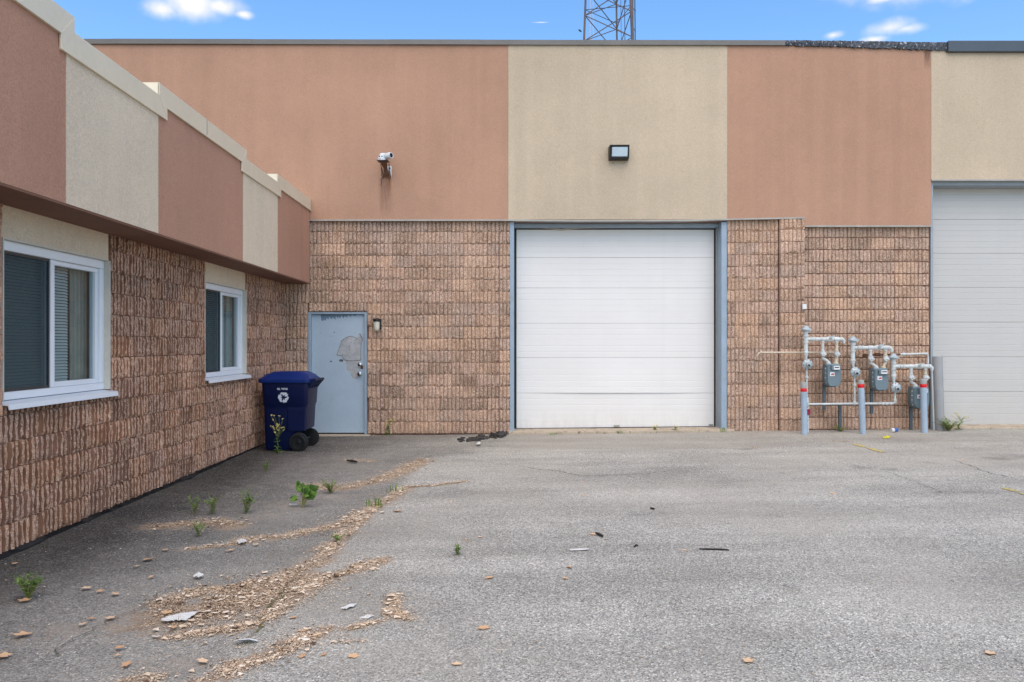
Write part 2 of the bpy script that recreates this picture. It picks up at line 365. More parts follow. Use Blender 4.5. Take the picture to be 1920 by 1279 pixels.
M['green'] = mat_leaf('weed_green', [(0, (42,70,28)), (.5, (80,116,44)), (1, (138,162,78))])
M['stem'] = plain('weed_stem', (128, 128, 74), .8)
M['flower'] = plain('weed_flower', (224, 208, 120), .7)
M['paper'] = plain('white_paper', (212, 210, 204), .8, var=.04)
M['cup_blue'] = plain('cup_blue', (44, 96, 176), .5)
M['wrapper'] = plain('yellow_wrapper', (214, 206, 40), .4)
M['stick'] = plain('black_stick', (40, 36, 34), .8)
M['rubble'] = plain('asphalt_rubble', (62, 58, 55), .95, var=.4, vs=14, bump=.8, bs=50)
M['pvc'] = plain('pvc_pipe', (222, 224, 222), .4, var=.03)

# ------------------------------------------------------------------ ground
def axis(lo, hi, step, far):
    a = [lo+step*i for i in range(int(round((hi-lo)/step))+1)]
    pre = [-x for x in (far, 120, 60, 30, 18) if -x < lo-1]; post = [x for x in (18, 30, 60, 120, far) if x > hi+1]
    return pre+a+post
# litter / sand lines in photo pixels: points, half width (m), flakes per metre, darkness bias
LIT = [([(792,862),(745,886),(700,902),(640,915),(575,908)], .17, 520, .0), ([(872,903),(810,911),(762,914)], .05, 420, .0),
       ([(762,914),(722,940),(690,958),(640,982),(560,998),(520,1006),(450,1010)], .10, 620, .0), ([(700,950),(660,988),(625,1020),(600,1052)], .08, 760, .0),
       ([(600,1050),(545,1078),(470,1095),(360,1112),(300,1130)], .12, 900, .1), ([(560,1085),(470,1125),(400,1140),(290,1160)], .26, 1500, .22),
       ([(330,1190),(430,1178),(500,1160),(545,1110)], .07, 700, .1), ([(722,1050),(670,1066),(610,1086),(550,1114),(510,1145)], .085, 1000, .08),
       ([(740,1120),(735,1150),(765,1160)], .05, 700, .1), ([(700,1168),(660,1178)], .04, 600, 0), ([(605,1182),(560,1204),(500,1230),(440,1252),(370,1282)], .08, 1050, .1),
       ([(600,1024),(590,1028)], .05, 300, 0), ([(645,862),(700,864)], .09, 260, .05), ([(290,985),(340,982),(400,975),(440,985)], .16, 520, .3),
       ([(470,1012),(430,1020),(350,1028)], .06, 300, 0), ([(230,1276),(290,1270)], .07, 800, .1), ([(600,818),(660,816),(750,817)], .05, 120, .1),
       ([(1410,838),(1440,842)], .06, 120, .3), ([(1560,828),(1600,828)], .08, 90, .3), ([(880,1018),(870,1005)], .03, 60, 0), ([(640,1205),(670,1203)], .03, 250, 0)]
LITG = [([gp(*p) for p in pts], w, n, dk) for pts, w, n, dk in LIT]
def seg_dist(x, y, pts):
    best = 1e9
    for a, b in zip(pts, pts[1:]):
        dx, dy = b.x-a.x, b.y-a.y; l2 = dx*dx+dy*dy; t = max(0, min(1, ((x-a.x)*dx+(y-a.y)*dy)/l2)) if l2 else 0
        best = min(best, math.hypot(x-a.x-t*dx, y-a.y-t*dy))
    return best
def strip_edge(y): return -1.42+(y-3.66)*.034 + (max(0, y-10.6)**1.6)*.42
def ss(a, b, x):
    t = max(0, min(1, (x-a)/(b-a))); return t*t*(3-2*t)
DAMPS = [(gp(1610,876), .30, .10), (gp(1745,868), .28, .08), (gp(1670,880), .22, .06), (gp(1488,1108), .16, .06), (gp(1400,842), .5, .08), (gp(1870,860), .5, .1)]
SANDS = [(gp(545,945), .55, .5), (gp(500,965), .5, .4), (gp(620,930), .4, .4), (gp(700,1000), .1, .1), (gp(330,1240), .45, .35), (gp(120,1180), .5, .5)]
def ground():
    xs = axis(-7.0, 13.0, .08, 400); ys = axis(-1.0, 13.96, .08, 400); nx = len(xs)
    v = []; st = []; du = []; da = []; sm = []; ma = []
    for y in ys:
        for x in xs:
            e = strip_edge(y) - x                       # > 0 inside the darker asphalt by the wing
            if y > 14 or y < -2: e = -1
            wd_ = .07+.55*ss(9.8, 11.6, y); s_ = (ss(-wd_, wd_, e)*.48+.52*ss(.5, 2.2, e))*(1-.35*ss(11, 12.6, y)*ss(-3, -1.5, x))*(1-.35*ss(6.4, 4.2, y)) if x > -6 else 0  # newer asphalt; its ramp towards the wall also holds painted wing shade
            z = zg(x, y) - (.010*ss(-.06, .06, e) if -7 < x < 0 and y < 10.5 else 0)
            v.append((x, y, z)); st.append(s_)
            d_ = 0.0; m_ = 0.0
            if -4.2 < x < 5.4 and 3 < y < 13.6:
                for pts, w, n, dk in LITG:
                    q = seg_dist(x, y, pts)
                    if q < w*2.2: d_ = max(d_, .6*(1-q/(w*2.2)))
                    if n > 200 and q < w*1.6: m_ = max(m_, (1-q/(w*1.6))*.9)
                for c, a, b in SANDS:
                    d_ = max(d_, .62*(1-math.hypot((x-c.x)/a, (y-c.y)/b)))
                d_ = max(d_, .4*ss(.25, 0, 13.5-y))
            du.append(max(0, d_)); ma.append(max(0, m_))
            q = 0.0
            for c, a, b in DAMPS: q = max(q, .75*(1-math.hypot((x-c.x)/a, (y-c.y)/(b*4))))
            if x < -1.4: q = max(q, .72*ss(-2.2, -3.6, x)*(1 if y > 2 else 0))  # soft shade of the wing painted in with the damp along its foot
            da.append(max(0, q))
            sm.append(ss(-.3, .3, x)*ss(4.4, 4.0, x)*ss(11.40, 11.48, y)*(1 if y < 14 else 0)*.8 + (ss(4.0, 4.8, x)*ss(9.5, 11, y)*.25 if y < 14 and x < 14 else 0))
    f = [(j*nx+i, j*nx+i+1, (j+1)*nx+i+1, (j+1)*nx+i) for j in range(len(ys)-1) for i in range(nx-1)]
    me = bpy.data.meshes.new('ground'); me.from_pydata(v, [], f); me.materials.append(M['asphalt'])
    for n, d in (('strip', st), ('dust', du), ('mat', ma), ('damp_shade', da), ('smooth', sm)):
        a = me.attributes.new(n, 'FLOAT', 'POINT'); a.data.foreach_set('value', d)
    me.polygons.foreach_set('use_smooth', [True]*len(f)); me.update()
    o = bpy.data.objects.new('ground', me); COL.objects.link(o); return tag(o, kind='structure', label='cracked grey asphalt yard with a darker strip by the wing')
GROUND = ground()
def ribbon(pts, w, name, mat, parent, h=.004, jag=.02, sub=14, taper=True):
    P = [gp(*p) for p in pts]; line = []
    for a, b in zip(P, P[1:]):
        for k in range(sub): line.append(a.lerp(b, k/sub))
    line.append(P[-1]); mb = MB(); L_ = []; n = len(line)
    for i, p in enumerate(line):
        t = (line[min(i+1, n-1)]-line[max(i-1, 0)]); t.z = 0; t.normalize(); s = Vector((-t.y, t.x, 0))
        off = s*R.uniform(-jag, jag); ww = w*R.uniform(.35, 1.2)*((min(i, n-1-i)/(n*.2)+.15 if min(i, n-1-i) < n*.2 else 1) if taper else 1)
        for sg in (-1, 1):
            q = p+off+s*sg*ww*.5; L_.append((q.x, q.y, zg(q.x, q.y)+h))
    mb.add(L_, [(2*i, 2*i+1, 2*i+3, 2*i+2) for i in range(n-1)])
    return mb.build(name, mat, parent)
for pts, w in (([(962,846),(1030,844),(1110,842),(1200,843),(1320,841),(1480,843)], .016), ([(972,873),(1005,880),(1050,884),(1088,893),(1150,891),(1215,889),(1272,880)], .022),
               ([(900,866),(940,870),(972,873)], .015), ([(790,864),(812,853),(850,851),(890,849)], .02), ([(965,898),(1010,896),(1070,895)], .010), ([(545,1098),(515,1130),(490,1168),(462,1205)], .03),
               ([(1640,876),(1700,898),(1760,922),(1800,934)], .012), ([(1780,860),(1840,882),(1900,898)], .02), ([(330,1095),(260,1140),(150,1190),(60,1260)], .012), ([(985,1008),(1120,1010),(1260,1012)], .006)):
    ribbon(pts, w*.6, 'crack', M['moss'] if pts[0] == (545,1098) else M['crack'], GROUND, jag=.03)
for a, b in ((11.62, 11.28), (11.16, 10.72), (8.08, 7.86), (7.80, 7.55)):
    mb = MB(); n = 9; v = []
    for i in range(n+1):
        y = a+(b-a)*i/n
        for sx in (4.945+R.uniform(-.012, .012), 5.03+R.uniform(-.012, .012)): v.append((sx, y, zg(sx, y)+.005))
    mb.add(v, [(2*i, 2*i+1, 2*i+3, 2*i+2) for i in range(n)]); mb.build('parking_line', M['yellow_paint'], GROUND)

# ------------------------------------------------------------------ split-face ribbed block
CH = 22.27*D/F        # course height of the warehouse wall
_blk = {}
def block_mesh(nr, w, h, var, mats, gd=.025, prf=((.0, 1, 1), (.08, 1, 1), (.17, .22, 0), (.5, .0, 0), (.83, .22, 0), (.92, 1, 1))):
    key = (nr, round(w, 3), round(h, 3), var, mats[0].name)
    if key in _blk: return _blk[key]
    r = random.Random(hash((nr, round(w*1000), round(h*1000), var)) & 0xffff)
    p = w/nr; xs = []
    for k in range(nr):
        dj = r.uniform(-.006, .006); gk = r.choice((1, 1, 1, 1, .9, .7, .35)) if gd > .032 else r.choice((1, .9, .7, .5, .3)); sx_ = r.uniform(-.05, .05)
        xs += [(k*p+p*(t+(sx_ if 0 < t else 0)), dd*gd*(gk if t < .5 else 1), g, dj) for t, dd, g in prf]
    xs.append((w, gd, 1, 0)); xs[0] = (0, gd, 1, 0)
    wav = [[0]*7 for _ in range(nr+1)]
    for q_ in wav:
        a_, b_ = r.uniform(-1, 1), r.uniform(0, 6.3)
        for j_ in range(7): q_[j_] = (.0034 if gd > .032 else .002)*a_*math.sin(b_+j_*.9)
    nz = 7; zs = [h*i/(nz-1) for i in range(nz)]; mb = MB(); v = []; nc = len(xs)
    for j, z in enumerate(zs):
        for i, (x, d, g, dj) in enumerate(xs):
            if 0 < i < nc-1: x += wav[min(nr, i//6)][j]
            if g: v.append((x+(r.uniform(-.002, .002) if 0 < i < nc-1 else 0), d+r.uniform(-.001, .001), z))
            else:
                chip = .012*r.random()**3*3 if j in (0, nz-1) else 0
                v.append((x+r.uniform(-.004, .004), d+dj+r.uniform(-.006, .006)+chip, z+(r.uniform(-.003, .001) if j == nz-1 else r.uniform(-.001, .003) if j == 0 else 0)))
    f = []; mi = []
    for j in range(nz-1):
        for i in range(nc-1):
            f.append((j*nc+i, j*nc+i+1, (j+1)*nc+i+1, (j+1)*nc+i)); mi.append(1 if (xs[i][2] and xs[i+1][2]) or (gd > .032 and (xs[i][2] or xs[i+1][2])) else 0)
    mb.add(v, f); mb.m = mi
    loop = list(range(nc)) + [j*nc+nc-1 for j in range(1, nz)] + [(nz-1)*nc+i for i in range(nc-2, -1, -1)] + [j*nc for j in range(nz-2, 0, -1)]
    b = len(mb.v); mb.v += [(mb.v[i][0], .07, mb.v[i][2]) for i in loop]; n = len(loop)
    mb.f += [(loop[k], b+k, b+(k+1) % n, loop[(k+1) % n]) for k in range(n)]; mb.m += [0]*n
    me = bpy.data.meshes.new('block'); me.from_pydata(mb.v, [], mb.f)
    for mt in mats: me.materials.append(mt)
    me.polygons.foreach_set('material_index', mb.m); me.update(); _blk[key] = me; return me
BM = (M['block'], M['block_groove']); WM = (M['wing_block'], M['wing_groove'])
WPRF = ((.0, 1, 1), (.21, 1, 1), (.28, .34, 0), (.5, .0, 0), (.72, .34, 0), (.79, 1, 1))
def ribs(w): return max(1, round(w/.0672))

# ------------------------------------------------------------------ warehouse
WH = empty('warehouse', (0, D, 0), 'tan and brown stucco warehouse with ribbed block base and two white garage doors', 'building')
WO = Vector((0, D, 0))
def wpart(mb, name, mat, parent=None, **k): return mb.build(name, mat, parent or WH, off=WO, **k)
X = bx; Z = bz
mb = MB()
for x0, x1, z0, z1 in ((X(520), X(577), -.3, Z(409)), (X(577), X(687.5), Z(584), Z(409)), (X(687.5), X(956), -.3, Z(409)), (X(1363), X(1747), -.3, Z(420)), (X(956), X(1363), Z(416), Z(409))):
    mb.box(x0, x1, D+.045, D+.33, z0, z1)
wpart(mb, 'wall', M['mortar'])
# stucco panels
ZT = Z(84)
def panel(name, x0, x1, z0, mat, y0=D-.05, z1=ZT): return wpart(MB().box(x0, x1, y0, D+.36, z0, z1), name, mat)
panel('stucco_panel', -14.0, X(953)-.002, Z(413), M['brown'])
panel('stucco_panel', X(953), X(1362), Z(412.5), M['cream'], D-.053)
mb = MB().prism([(X(1362)+.002, Z(412)), (X(1507), Z(409)), (X(1507), Z(424)), (X(1743)-.002, Z(424)), (X(1743)-.002, ZT), (X(1362)+.002, ZT)], D-.05, D+.36); wpart(mb, 'stucco_panel', M['brown'])
panel('stucco_panel', X(1743), 13.2, Z(338), M['cream'], D-.053)
# galvanised drip edge under the stucco
for a, b, za, zb in ((X(560), X(953), 413.5, 413.5), (X(953), X(1080), 413.5, 414.5), (X(1080), X(1290), 414.5, 414), (X(1290), X(1362), 414, 412), (X(1362), X(1507), 412, 409), (X(1507), X(1743), 424.5, 424.5), (X(1743), 13.2, 338.5, 338.5)):
    v = [(a, y, Z(za)+dz) for y, dz in ((D-.075, -.018), (D-.075, .006), (D+.06, .006), (D+.06, -.018))]; v2 = [(b, y, Z(zb)+dz) for y, dz in ((D-.075, -.018), (D-.075, .006), (D+.06, .006), (D+.06, -.018))]
    wpart(MB().loft([v, v2]), 'drip_edge', M['trim'])
# coping along the roof edge
cx = [-14.0, X(215), X(473), X(735), X(900), X(1180), X(1468)]
for i in range(len(cx)-1):
    a, b = cx[i], cx[i+1]; w = .006*(i % 2); ya = D-.085-w
    pa = 76.5+3.0*max(0, (a-X(180)))/(X(1470)-X(180)); pb = 76.5+3.0*max(0, (b-X(180)))/(X(1470)-X(180))
    mb = MB(); ra = [(a+.001, y, z) for y, z in ((ya, Z(pa+9)), (ya-.004, Z(pa)), (D+.45, Z(pa)-.03), (D+.45, Z(pa+9)))]; rb = [(b+.012, y, z) for y, z in ((ya, Z(pb+9)), (ya-.004, Z(pb)), (D+.45, Z(pb)-.03), (D+.45, Z(pb+9)))]
    wpart(mb.loft([ra, rb]), 'coping', M['coping_dark'])
def membrane(p0, p1, t0, t1, b0, b1, n=46):
    mb = MB(); rows = []
    for i in range(n+1):
        t = i/n; px = p0+(p1-p0)*t; x = X(px); zt = Z(t0+(t1-t0)*t)+R.uniform(-.004, .004); zb = Z(b0+(b1-b0)*t)+R.uniform(-.015, .012)
        rows.append([(x, D-.085+R.uniform(-.012, .012), zb), (x, D-.09+R.uniform(-.014, .014), zb*.5+zt*.5), (x, D-.085+R.uniform(-.008, .008), zt), (x, D+.4, zt-.02), (x, D+.4, zb)])
    return wpart(mb.loft(rows), 'torn_membrane', M['membrane'])
membrane(1468, 1577, 79, 80, 88, 91); membrane(1577.5, 1772, 80, 83, 91, 98, 70)
wpart(MB().loft([[(x, D-.12, Z(101.5)), (x, D-.125, Z(81)), (x, D+.45, Z(82)), (x, D+.45, Z(101.5))] for x in (X(1771), 13.4)]), 'coping', M['coping_slate'], bevel=.01)
wpart(MB().box(-14, 13.2, D+.37, D+14, Z(92), Z(88)), 'roof', M['roofing'])
wpart(MB().box(-14, 13.2, D+13.7, D+14, -.3, Z(92.5)).box(-14, -13.7, D+.37, D+13.7, -.3, Z(92.5)).box(12.9, 13.2, D+.37, D+13.7, -.3, Z(92.5)), 'rear_wall', M['brown'])
# --- blocks
GAP = .005; nblk = [0]
def put_block(x0, x1, z0, h, y=D, mats=BM, parent=WH, gap=GAP, name='block'):
    gx_ = gap*.55; w = x1-x0-gx_; hh = h-gap
    if w < .03 or hh < .03: return
    me = block_mesh(ribs(w), w, hh, R.randrange(9), mats); nblk[0] += 1
    return link_copy(me, name, parent, (x0+gx_/2-WO.x, y+R.uniform(-.003, .003)-WO.y, z0+gap/2))
# left stretch
ycuts = [413.5]+[434.4+22.27*k for k in range(18)]
cols = [534.8, 579.4, 624.0, 668.6, 713.2, 757.8, 802.4, 847.0, 891.6, 936.2, 957.0]
for r_ in range(len(ycuts)-1):
    yt, yb = ycuts[r_], ycuts[r_+1]
    cc = list(cols)
    if R.random() < .22: cc = [534.8, 579.4]+[c+22.3 for c in cols[1:-2]]+[936.2, 957.0]
    cc = sorted(set(cc))
    for a, b in zip(cc, cc[1:]):
        if b-a < 4: continue
        if yb < 520 and b <= 580: continue
        h_t, h_b = yt, yb
        if yb <= 584: spans = [(a, b, yt, yb)]
        elif yt < 584: spans = [(a, min(b, 576.5), yt, yb), (max(a, 576.5), min(b, 688), yt, 584), (max(a, 688), b, yt, yb)]
        else: spans = [(a, min(b, 576.5), yt, yb), (max(a, 688), b, yt, yb)]
        for p, q, t_, b_ in spans:
            if q-p > 4: put_block(X(p), X(q), Z(b_), Z(t_)-Z(b_), gap=.0035)
# right stretch beside the first garage door, pilaster, recessed bay
def stretch(cols, lines, y, gap=GAP):
    for yt, yb in zip(lines, lines[1:]):
        for a, b in zip(cols, cols[1:]): put_block(X(a), X(b), Z(yb), Z(yt)-Z(yb), y, gap=gap)
stretch([1363, 1378.5, 1423, 1460], [411.5]+[432.7+22.15*k for k in range(18)], D, .0035)
stretch([1460.5, 1507.5], [409]+[431.0+22.2*k for k in range(18)], D-.07)
wpart(MB().box(X(1461), X(1507), D-.03, D+.045, -.3, Z(410)), 'pilaster_core', M['mortar'])
stretch([1508.5, 1545, 1589.5, 1634, 1678.5, 1723, 1744], [424.5]+[445.4+22.5*k for k in range(17)], D+.012, .011)
for px in (936.2, 713.2):
    wpart(MB().box(X(px)-.009, X(px)+.009, D+.004, D+.05, Z(812), Z(414) if px > 800 else Z(690)), 'control_joint', M['joint'])
wpart(MB().box(X(709)-.008, X(709)+.008, D+.002, D+.05, Z(585), Z(414)), 'control_joint', M['joint'])
# --- pedestrian door
dz0, dz1 = Z(812.5), Z(585)
mb = MB(); fx0, fx1 = X(577), X(687.5)
mb.box(fx0, fx0+.05, D+.02, D+.16, dz0-.02, dz1); mb.box(fx1-.042, fx1, D+.02, D+.16, dz0-.02, dz1); mb.box(fx0+.0501, fx1-.0421, D+.021, D+.16, dz1-.035, dz1)
door = wpart(mb, 'door', M['frame_blue'], bevel=.003)
DXa, DXb, DY = fx0+.053, fx1-.046, D+.075
leaf = wpart(MB().box(DXa, DXb, DY, DY+.045, dz0, dz1-.039), 'door_leaf', M['door_blue'], door, bevel=.003)
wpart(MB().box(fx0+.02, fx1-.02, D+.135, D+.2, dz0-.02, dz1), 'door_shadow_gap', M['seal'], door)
def dpoly(pts, name, mat, y, th=.0012):   # outline in photo pixels on the door leaf plane
    s = (DY)/D
    poly = [((px-PX0)*DY/F, CZ+(PY0-py)*DY/F) for px, py in pts]
    return wpart(MB().prism(poly, y-th, y), name, mat, door)
z5 = lambda x, y: (570+x/5.015, 575+y/5.015)
patch = [z5(*p) for p in ((312,448),(330,400),(345,360),(355,322),(385,300),(415,284),(450,280),(470,290),(505,300),(515,258),(528,262),(545,300),(548,322),(536,330),(532,400),(534,500),(470,508),(395,506),(372,490),(360,462),(340,458),(326,462))]
patch2 = [z5(*p) for p in ((395,515),(470,512),(530,510),(520,560),(512,612),(510,662),(490,688),(465,680),(448,655),(430,612),(402,600),(398,560))]
wob = lambda pts: [(x+R.uniform(-.5, .5), y+R.uniform(-.5, .5)) for x, y in pts]
cen = lambda pts, s: [(sum(p[0] for p in pts)/len(pts)+(x-sum(p[0] for p in pts)/len(pts))*s, sum(p[1] for p in pts)/len(pts)+(y-sum(p[1] for p in pts)/len(pts))*s) for x, y in pts]
dpoly(cen(patch, 1.045), 'peeled_edge', M['peel'], DY-.0004, .001); dpoly(patch, 'bare_patch', M['bare'], DY-.002, .001); dpoly(patch2, 'bare_patch', M['bare'], DY-.0006, .001)
drip = [z5(80, 70)]+[z5(x, y) for x, y in ((160,72),(162,128),(180,138),(188,120),(205,134),(212,104),(230,122),(238,96),(262,122),(270,100),(296,124),(300,84),(318,112),(326,90),(340,116),(352,80),(372,112),(384,84),(404,106),(412,78),(440,96),(450,74),(480,90),(500,72),(540,72))]
dpoly(drip, 'paint_drip', M['door_dark_blue'], DY-.0004, .0008)
for a, b, r_ in ((153,247,5),(285,243,9),(250,280,4),(268,280,4),(333,272,3),(476,246,4),(253,515,13),(153,518,4),(350,506,22),(475,522,5),(545,318,8),(105,828,10),(330,1125,4),(526,1172,5),(140,920,4)):
    n = 7; ra = r_/5.015; x, y = z5(a, b)
    dpoly([(x+ra*R.uniform(.5, 1.1)*math.cos(6.283*k/n), y+ra*R.uniform(.4, .8)*math.sin(6.283*k/n)) for k in range(n)], 'paint_chip', M['peel'] if r_ != 8 else M['rust'], DY-.0003, .0008)
for px, py, r_ in ((675.5, 683.5, .034), (675, 701, .040)):
    c = (bx(px, DY), DY, bz(py, DY))
    wpart(MB().lathe(c, (0, -1, 0), [(.034, 0), (.034, .006), (.014, .008), (.014, .03), (r_*.8, .036), (r_, .05), (r_*.9, .062), (r_*.4, .068)], 18), 'knob' if py > 690 else 'deadbolt', M['chrome'], door, smooth=True)
wpart(MB().box(bx(676, DY), bx(681, DY), DY-.0016, DY-.0004, bz(692, DY), bz(685, DY)), 'rust_smear', M['rust'], door)
wpart(MB().box(fx0-.10, fx1+.06, D-.10, D+.15, -.1, dz0-.022), 'door_sill', M['concrete'], door, bevel=.012)
# --- garage doors
def section(x0, x1, z0, z1, y, mat, parent, bow=0.0, dents=()):
    h = z1-z0; prof = [(.005, 0.0), (.0, .0025)]; n = max(2, round(h/.102))
    for k in range(1, n):
        zc = h*k/n; prof += [(0, zc-.006), (.0028, zc-.002), (.0028, zc+.002), (0, zc+.006)]
    prof += [(.0, h-.0025), (.005, h)]
    nxs = 30; v = []; xs = [x0+(x1-x0)*i/nxs for i in range(nxs+1)]; m = len(prof)
    for x in xs:
        t = (x-x0)/(x1-x0)
        for d, zz in prof:
            b = -bow*math.sin(math.pi*t)*(1-zz/h) + .004*mnoise.noise(Vector((x*.7, z0*2.1, 1.7)))
            for dx, dzz, rr_ in dents: b += .012*math.exp(-((x-dx)**2+(z0+zz-dzz)**2)/rr_**2)
            v.append((x, y+d+b, z0+zz))
    f = [(i*m+j, (i+1)*m+j, (i+1)*m+j+1, i*m+j+1) for i in range(nxs) for j in range(m-1)]
    mb = MB().add(v, f); mb.box(x0, x1, y+.02, y+.045, z0+.002, z1-.002)
    return wpart(mb, 'door_section', mat, parent)
GY = D+.315; gz = lambda py: bz(py, GY); gx = lambda px: bx(px, GY)
mb = MB()                                                    # steel frame of the opening
mb.box(X(956), X(964), D-.005, D+.33, .0, Z(416)); mb.box(X(1352.5), X(1362.7), D-.005, D+.33, .02, Z(416)); mb.box(X(964)+.0005, X(1352.5)-.0005, D+.16, D+.33, bz(426, D+.16), Z(416)-.001)
gd = wpart(mb, 'garage_door', M['frame_blue'], bevel=.006); tag(gd, 'bright white sectional garage door in a blue steel frame beside the pedestrian door')
ys_ = [430.5, 483, 540, 606.3, 670.5, 737, 803.2]; gx0, gx1 = X(964)+.03, X(1352.5)-.035
for i in range(6):
    section(gx0, gx1, gz(ys_[i+1])+.001, gz(ys_[i])-.001, GY, M['door_white'], gd, bow=.018 if i == 4 else 0, dents=((gx(1186), gz(581), .04), (gx(1233), gz(580), .03), (gx(1243), gz(582), .025)) if i == 2 else ())
wpart(MB().box(X(964), gx0+.012, GY-.012, GY+.06, .03, gz(428)).box(gx1-.012, X(1352.5)-.022, GY-.012, GY+.06, .05, gz(428)).box(X(964), X(1352.5), GY+.05, GY+.12, .0, gz(415)), 'rubber_seal', M['seal'], gd)
wpart(MB().loft([[(x, GY-.02, gz(p+2)), (x, GY-.02, gz(p)), (x, GY+.05, gz(p)), (x, GY+.05, gz(p+4))] for x, p in ((gx0, 803), (gx1, 799))]), 'bottom_seal', M['seal'], gd)
wpart(MB().box(X(1352.5)-.0215, X(1352.5)-.0005, GY-.03, GY+.03, .05, gz(426)), 'side_stop', M['trim'], gd)
mb = MB(); pl = [(965, 427.5), (985, 427.4), (1015, 427.6), (1040, 429.4), (1053, 431.3), (1066, 429.6), (1090, 428.0), (1150, 427.2), (1343, 427.0)]
mb.loft([[(gx(p), GY-.05, gz(q)-.012), (gx(p), GY-.052, gz(q)+.012), (gx(p), GY+.0, gz(q)+.014), (gx(p), GY+.0, gz(q)-.01)] for p, q in pl]); wpart(mb, 'top_stop', M['trim'], gd)
wpart(MB().loft([[(x, D-.14, -.05), (x, D-.13, Z(p)), (x, D+.5, Z(p)+.012), (x, D+.5, -.05)] for x, p in ((X(956)-.02, 808.5), (X(1150), 807), (X(1363)+.1, 804))]), 'threshold', M['concrete'], gd, bevel=.012)
for px, py, w, h in ((1156, 798.5, .10, .03),): wpart(MB().box(gx(px)-w/2, gx(px)+w/2, GY-.012, GY-.001, gz(py)-h/2, gz(py)+h/2), 'lift_handle', M['trim'], gd)
wpart(MB().box(gx(1329), gx(1337), GY-.003, GY-.001, gz(798), gz(796)), 'maker_plate', M['label_dark'], gd)
# second, taller garage door at the right
mb = MB(); hx0 = X(1745)
mb.box(hx0, X(1749.5), D-.005, D+.33, .05, Z(340)); mb.box(X(1749.5)+.0005, 13.1, D+.02, D+.33, Z(347), Z(340)); mb.box(11.2, 11.35, D-.005, D+.019, .05, Z(347)-.002)
gd2 = wpart(mb, 'garage_door', M['frame_grey'], bevel=.005); tag(gd2, 'greyer, taller sectional garage door cut off by the right edge of the photo')
ys2 = [352, 411.5, 475, 539, 604, 669, 734, 797.5]; kx0, kx1 = X(1749.5)+.01, 11.2
for i in range(7): section(kx0, kx1, gz(ys2[i+1])+.001, gz(ys2[i])-.001, GY, M['door_grey'], gd2, dents=((gx(1811), gz(700), .03),) if i == 5 else ())
wpart(MB().box(kx0-.01, 11.2, GY+.05, GY+.12, .0, gz(338)).box(kx0, 11.2, GY-.015, GY+.04, gz(799.6), gz(797.6)), 'rubber_seal', M['seal'], gd2)
wpart(MB().box(kx0, 11.2, GY-.05, GY-.004, gz(349.5), gz(347.2)), 'top_stop', M['trim'], gd2)
wpart(MB().box(11.36, 13.2, D-.03, D+.36, -.2, Z(338.6)), 'stucco_panel', M['brown'])
wpart(MB().loft([[(x, D-.14, -.05), (x, D-.13, Z(800)), (x, D+.5, Z(800)+.012), (x, D+.5, -.05)] for x in (X(1756), 11.3)]), 'threshold', M['concrete'], gd2, bevel=.012)

# ------------------------------------------------------------------ office wing (left), in its own frame: +x out of the wall, -y towards the viewer
PHI = math.radians(1.036)
OW = empty('office_wing', (bx(537), D, 0), 'low office wing with striped stucco fascia, ribbed block wall and two white windows', 'building', rz=PHI)
def opart(mb, name, mat, parent=None, **k): return mb.build(name, mat, parent or OW, **k)
SOF, UEND = CZ+1.035, 15.0
FX = .407
WIN = [(2.1, 3.7), (6.1, 7.7)]; WZ0, WZ1 = CZ-.415, CZ+.775
mb = MB(); cuts = [0]+[c for w in WIN for c in w]+[UEND]
for i in range(0, len(cuts), 2): mb.box(-.30, -.045, -cuts[i+1], -cuts[i], -.2, SOF)
for a, b in WIN: mb.box(-.30, -.0455, -b+.0005, -a-.0005, -.2, WZ0-.03)
opart(mb, 'wall', M['mortar'])
WCH = .2; rows = [.03+WCH*k for k in range(13)]+[SOF]
ucols = [0.0, .1]+[.1+.4*k for k in range(1, 38)]
hidden = MB(); nw = 0
for z0, z1 in zip(rows, rows[1:]):
    for a, b in zip(ucols, ucols[1:]):
        for p, q, t0, t1 in [(a, b, z0, z1)]:
            inwin = any(p >= w0-.01 and q <= w1+.01 for w0, w1 in WIN)
            if inwin:
                if z0 >= WZ0-.04: continue
                t1 = min(t1, WZ0-.035)
            if q > UEND+.01 or t1-t0 < .03: continue
            w = q-p-.0015; me = block_mesh(ribs(w), w, t1-t0-.004, R.randrange(9), WM, .036, WPRF)
            if q <= 8.12:
                link_copy(me, 'block', OW, (R.uniform(-.003, .003), -q+.00075, t0+.002), math.pi/2); nw += 1
            else:
                hidden.add([(-v.co.y, -q+GAP/2+v.co.x, t0+GAP/2+v.co.z) for v in me.vertices], [tuple(p_.vertices) for p_ in me.polygons])
hb = opart(hidden, 'block_courses', M['wing_block']); hb['kind'] = 'stuff'
for a, b in WIN: opart(MB().box(-.20, -.028, -b+.002, -a-.002, WZ1+.012, SOF), 'lintel_panel', M['cream_wing'])
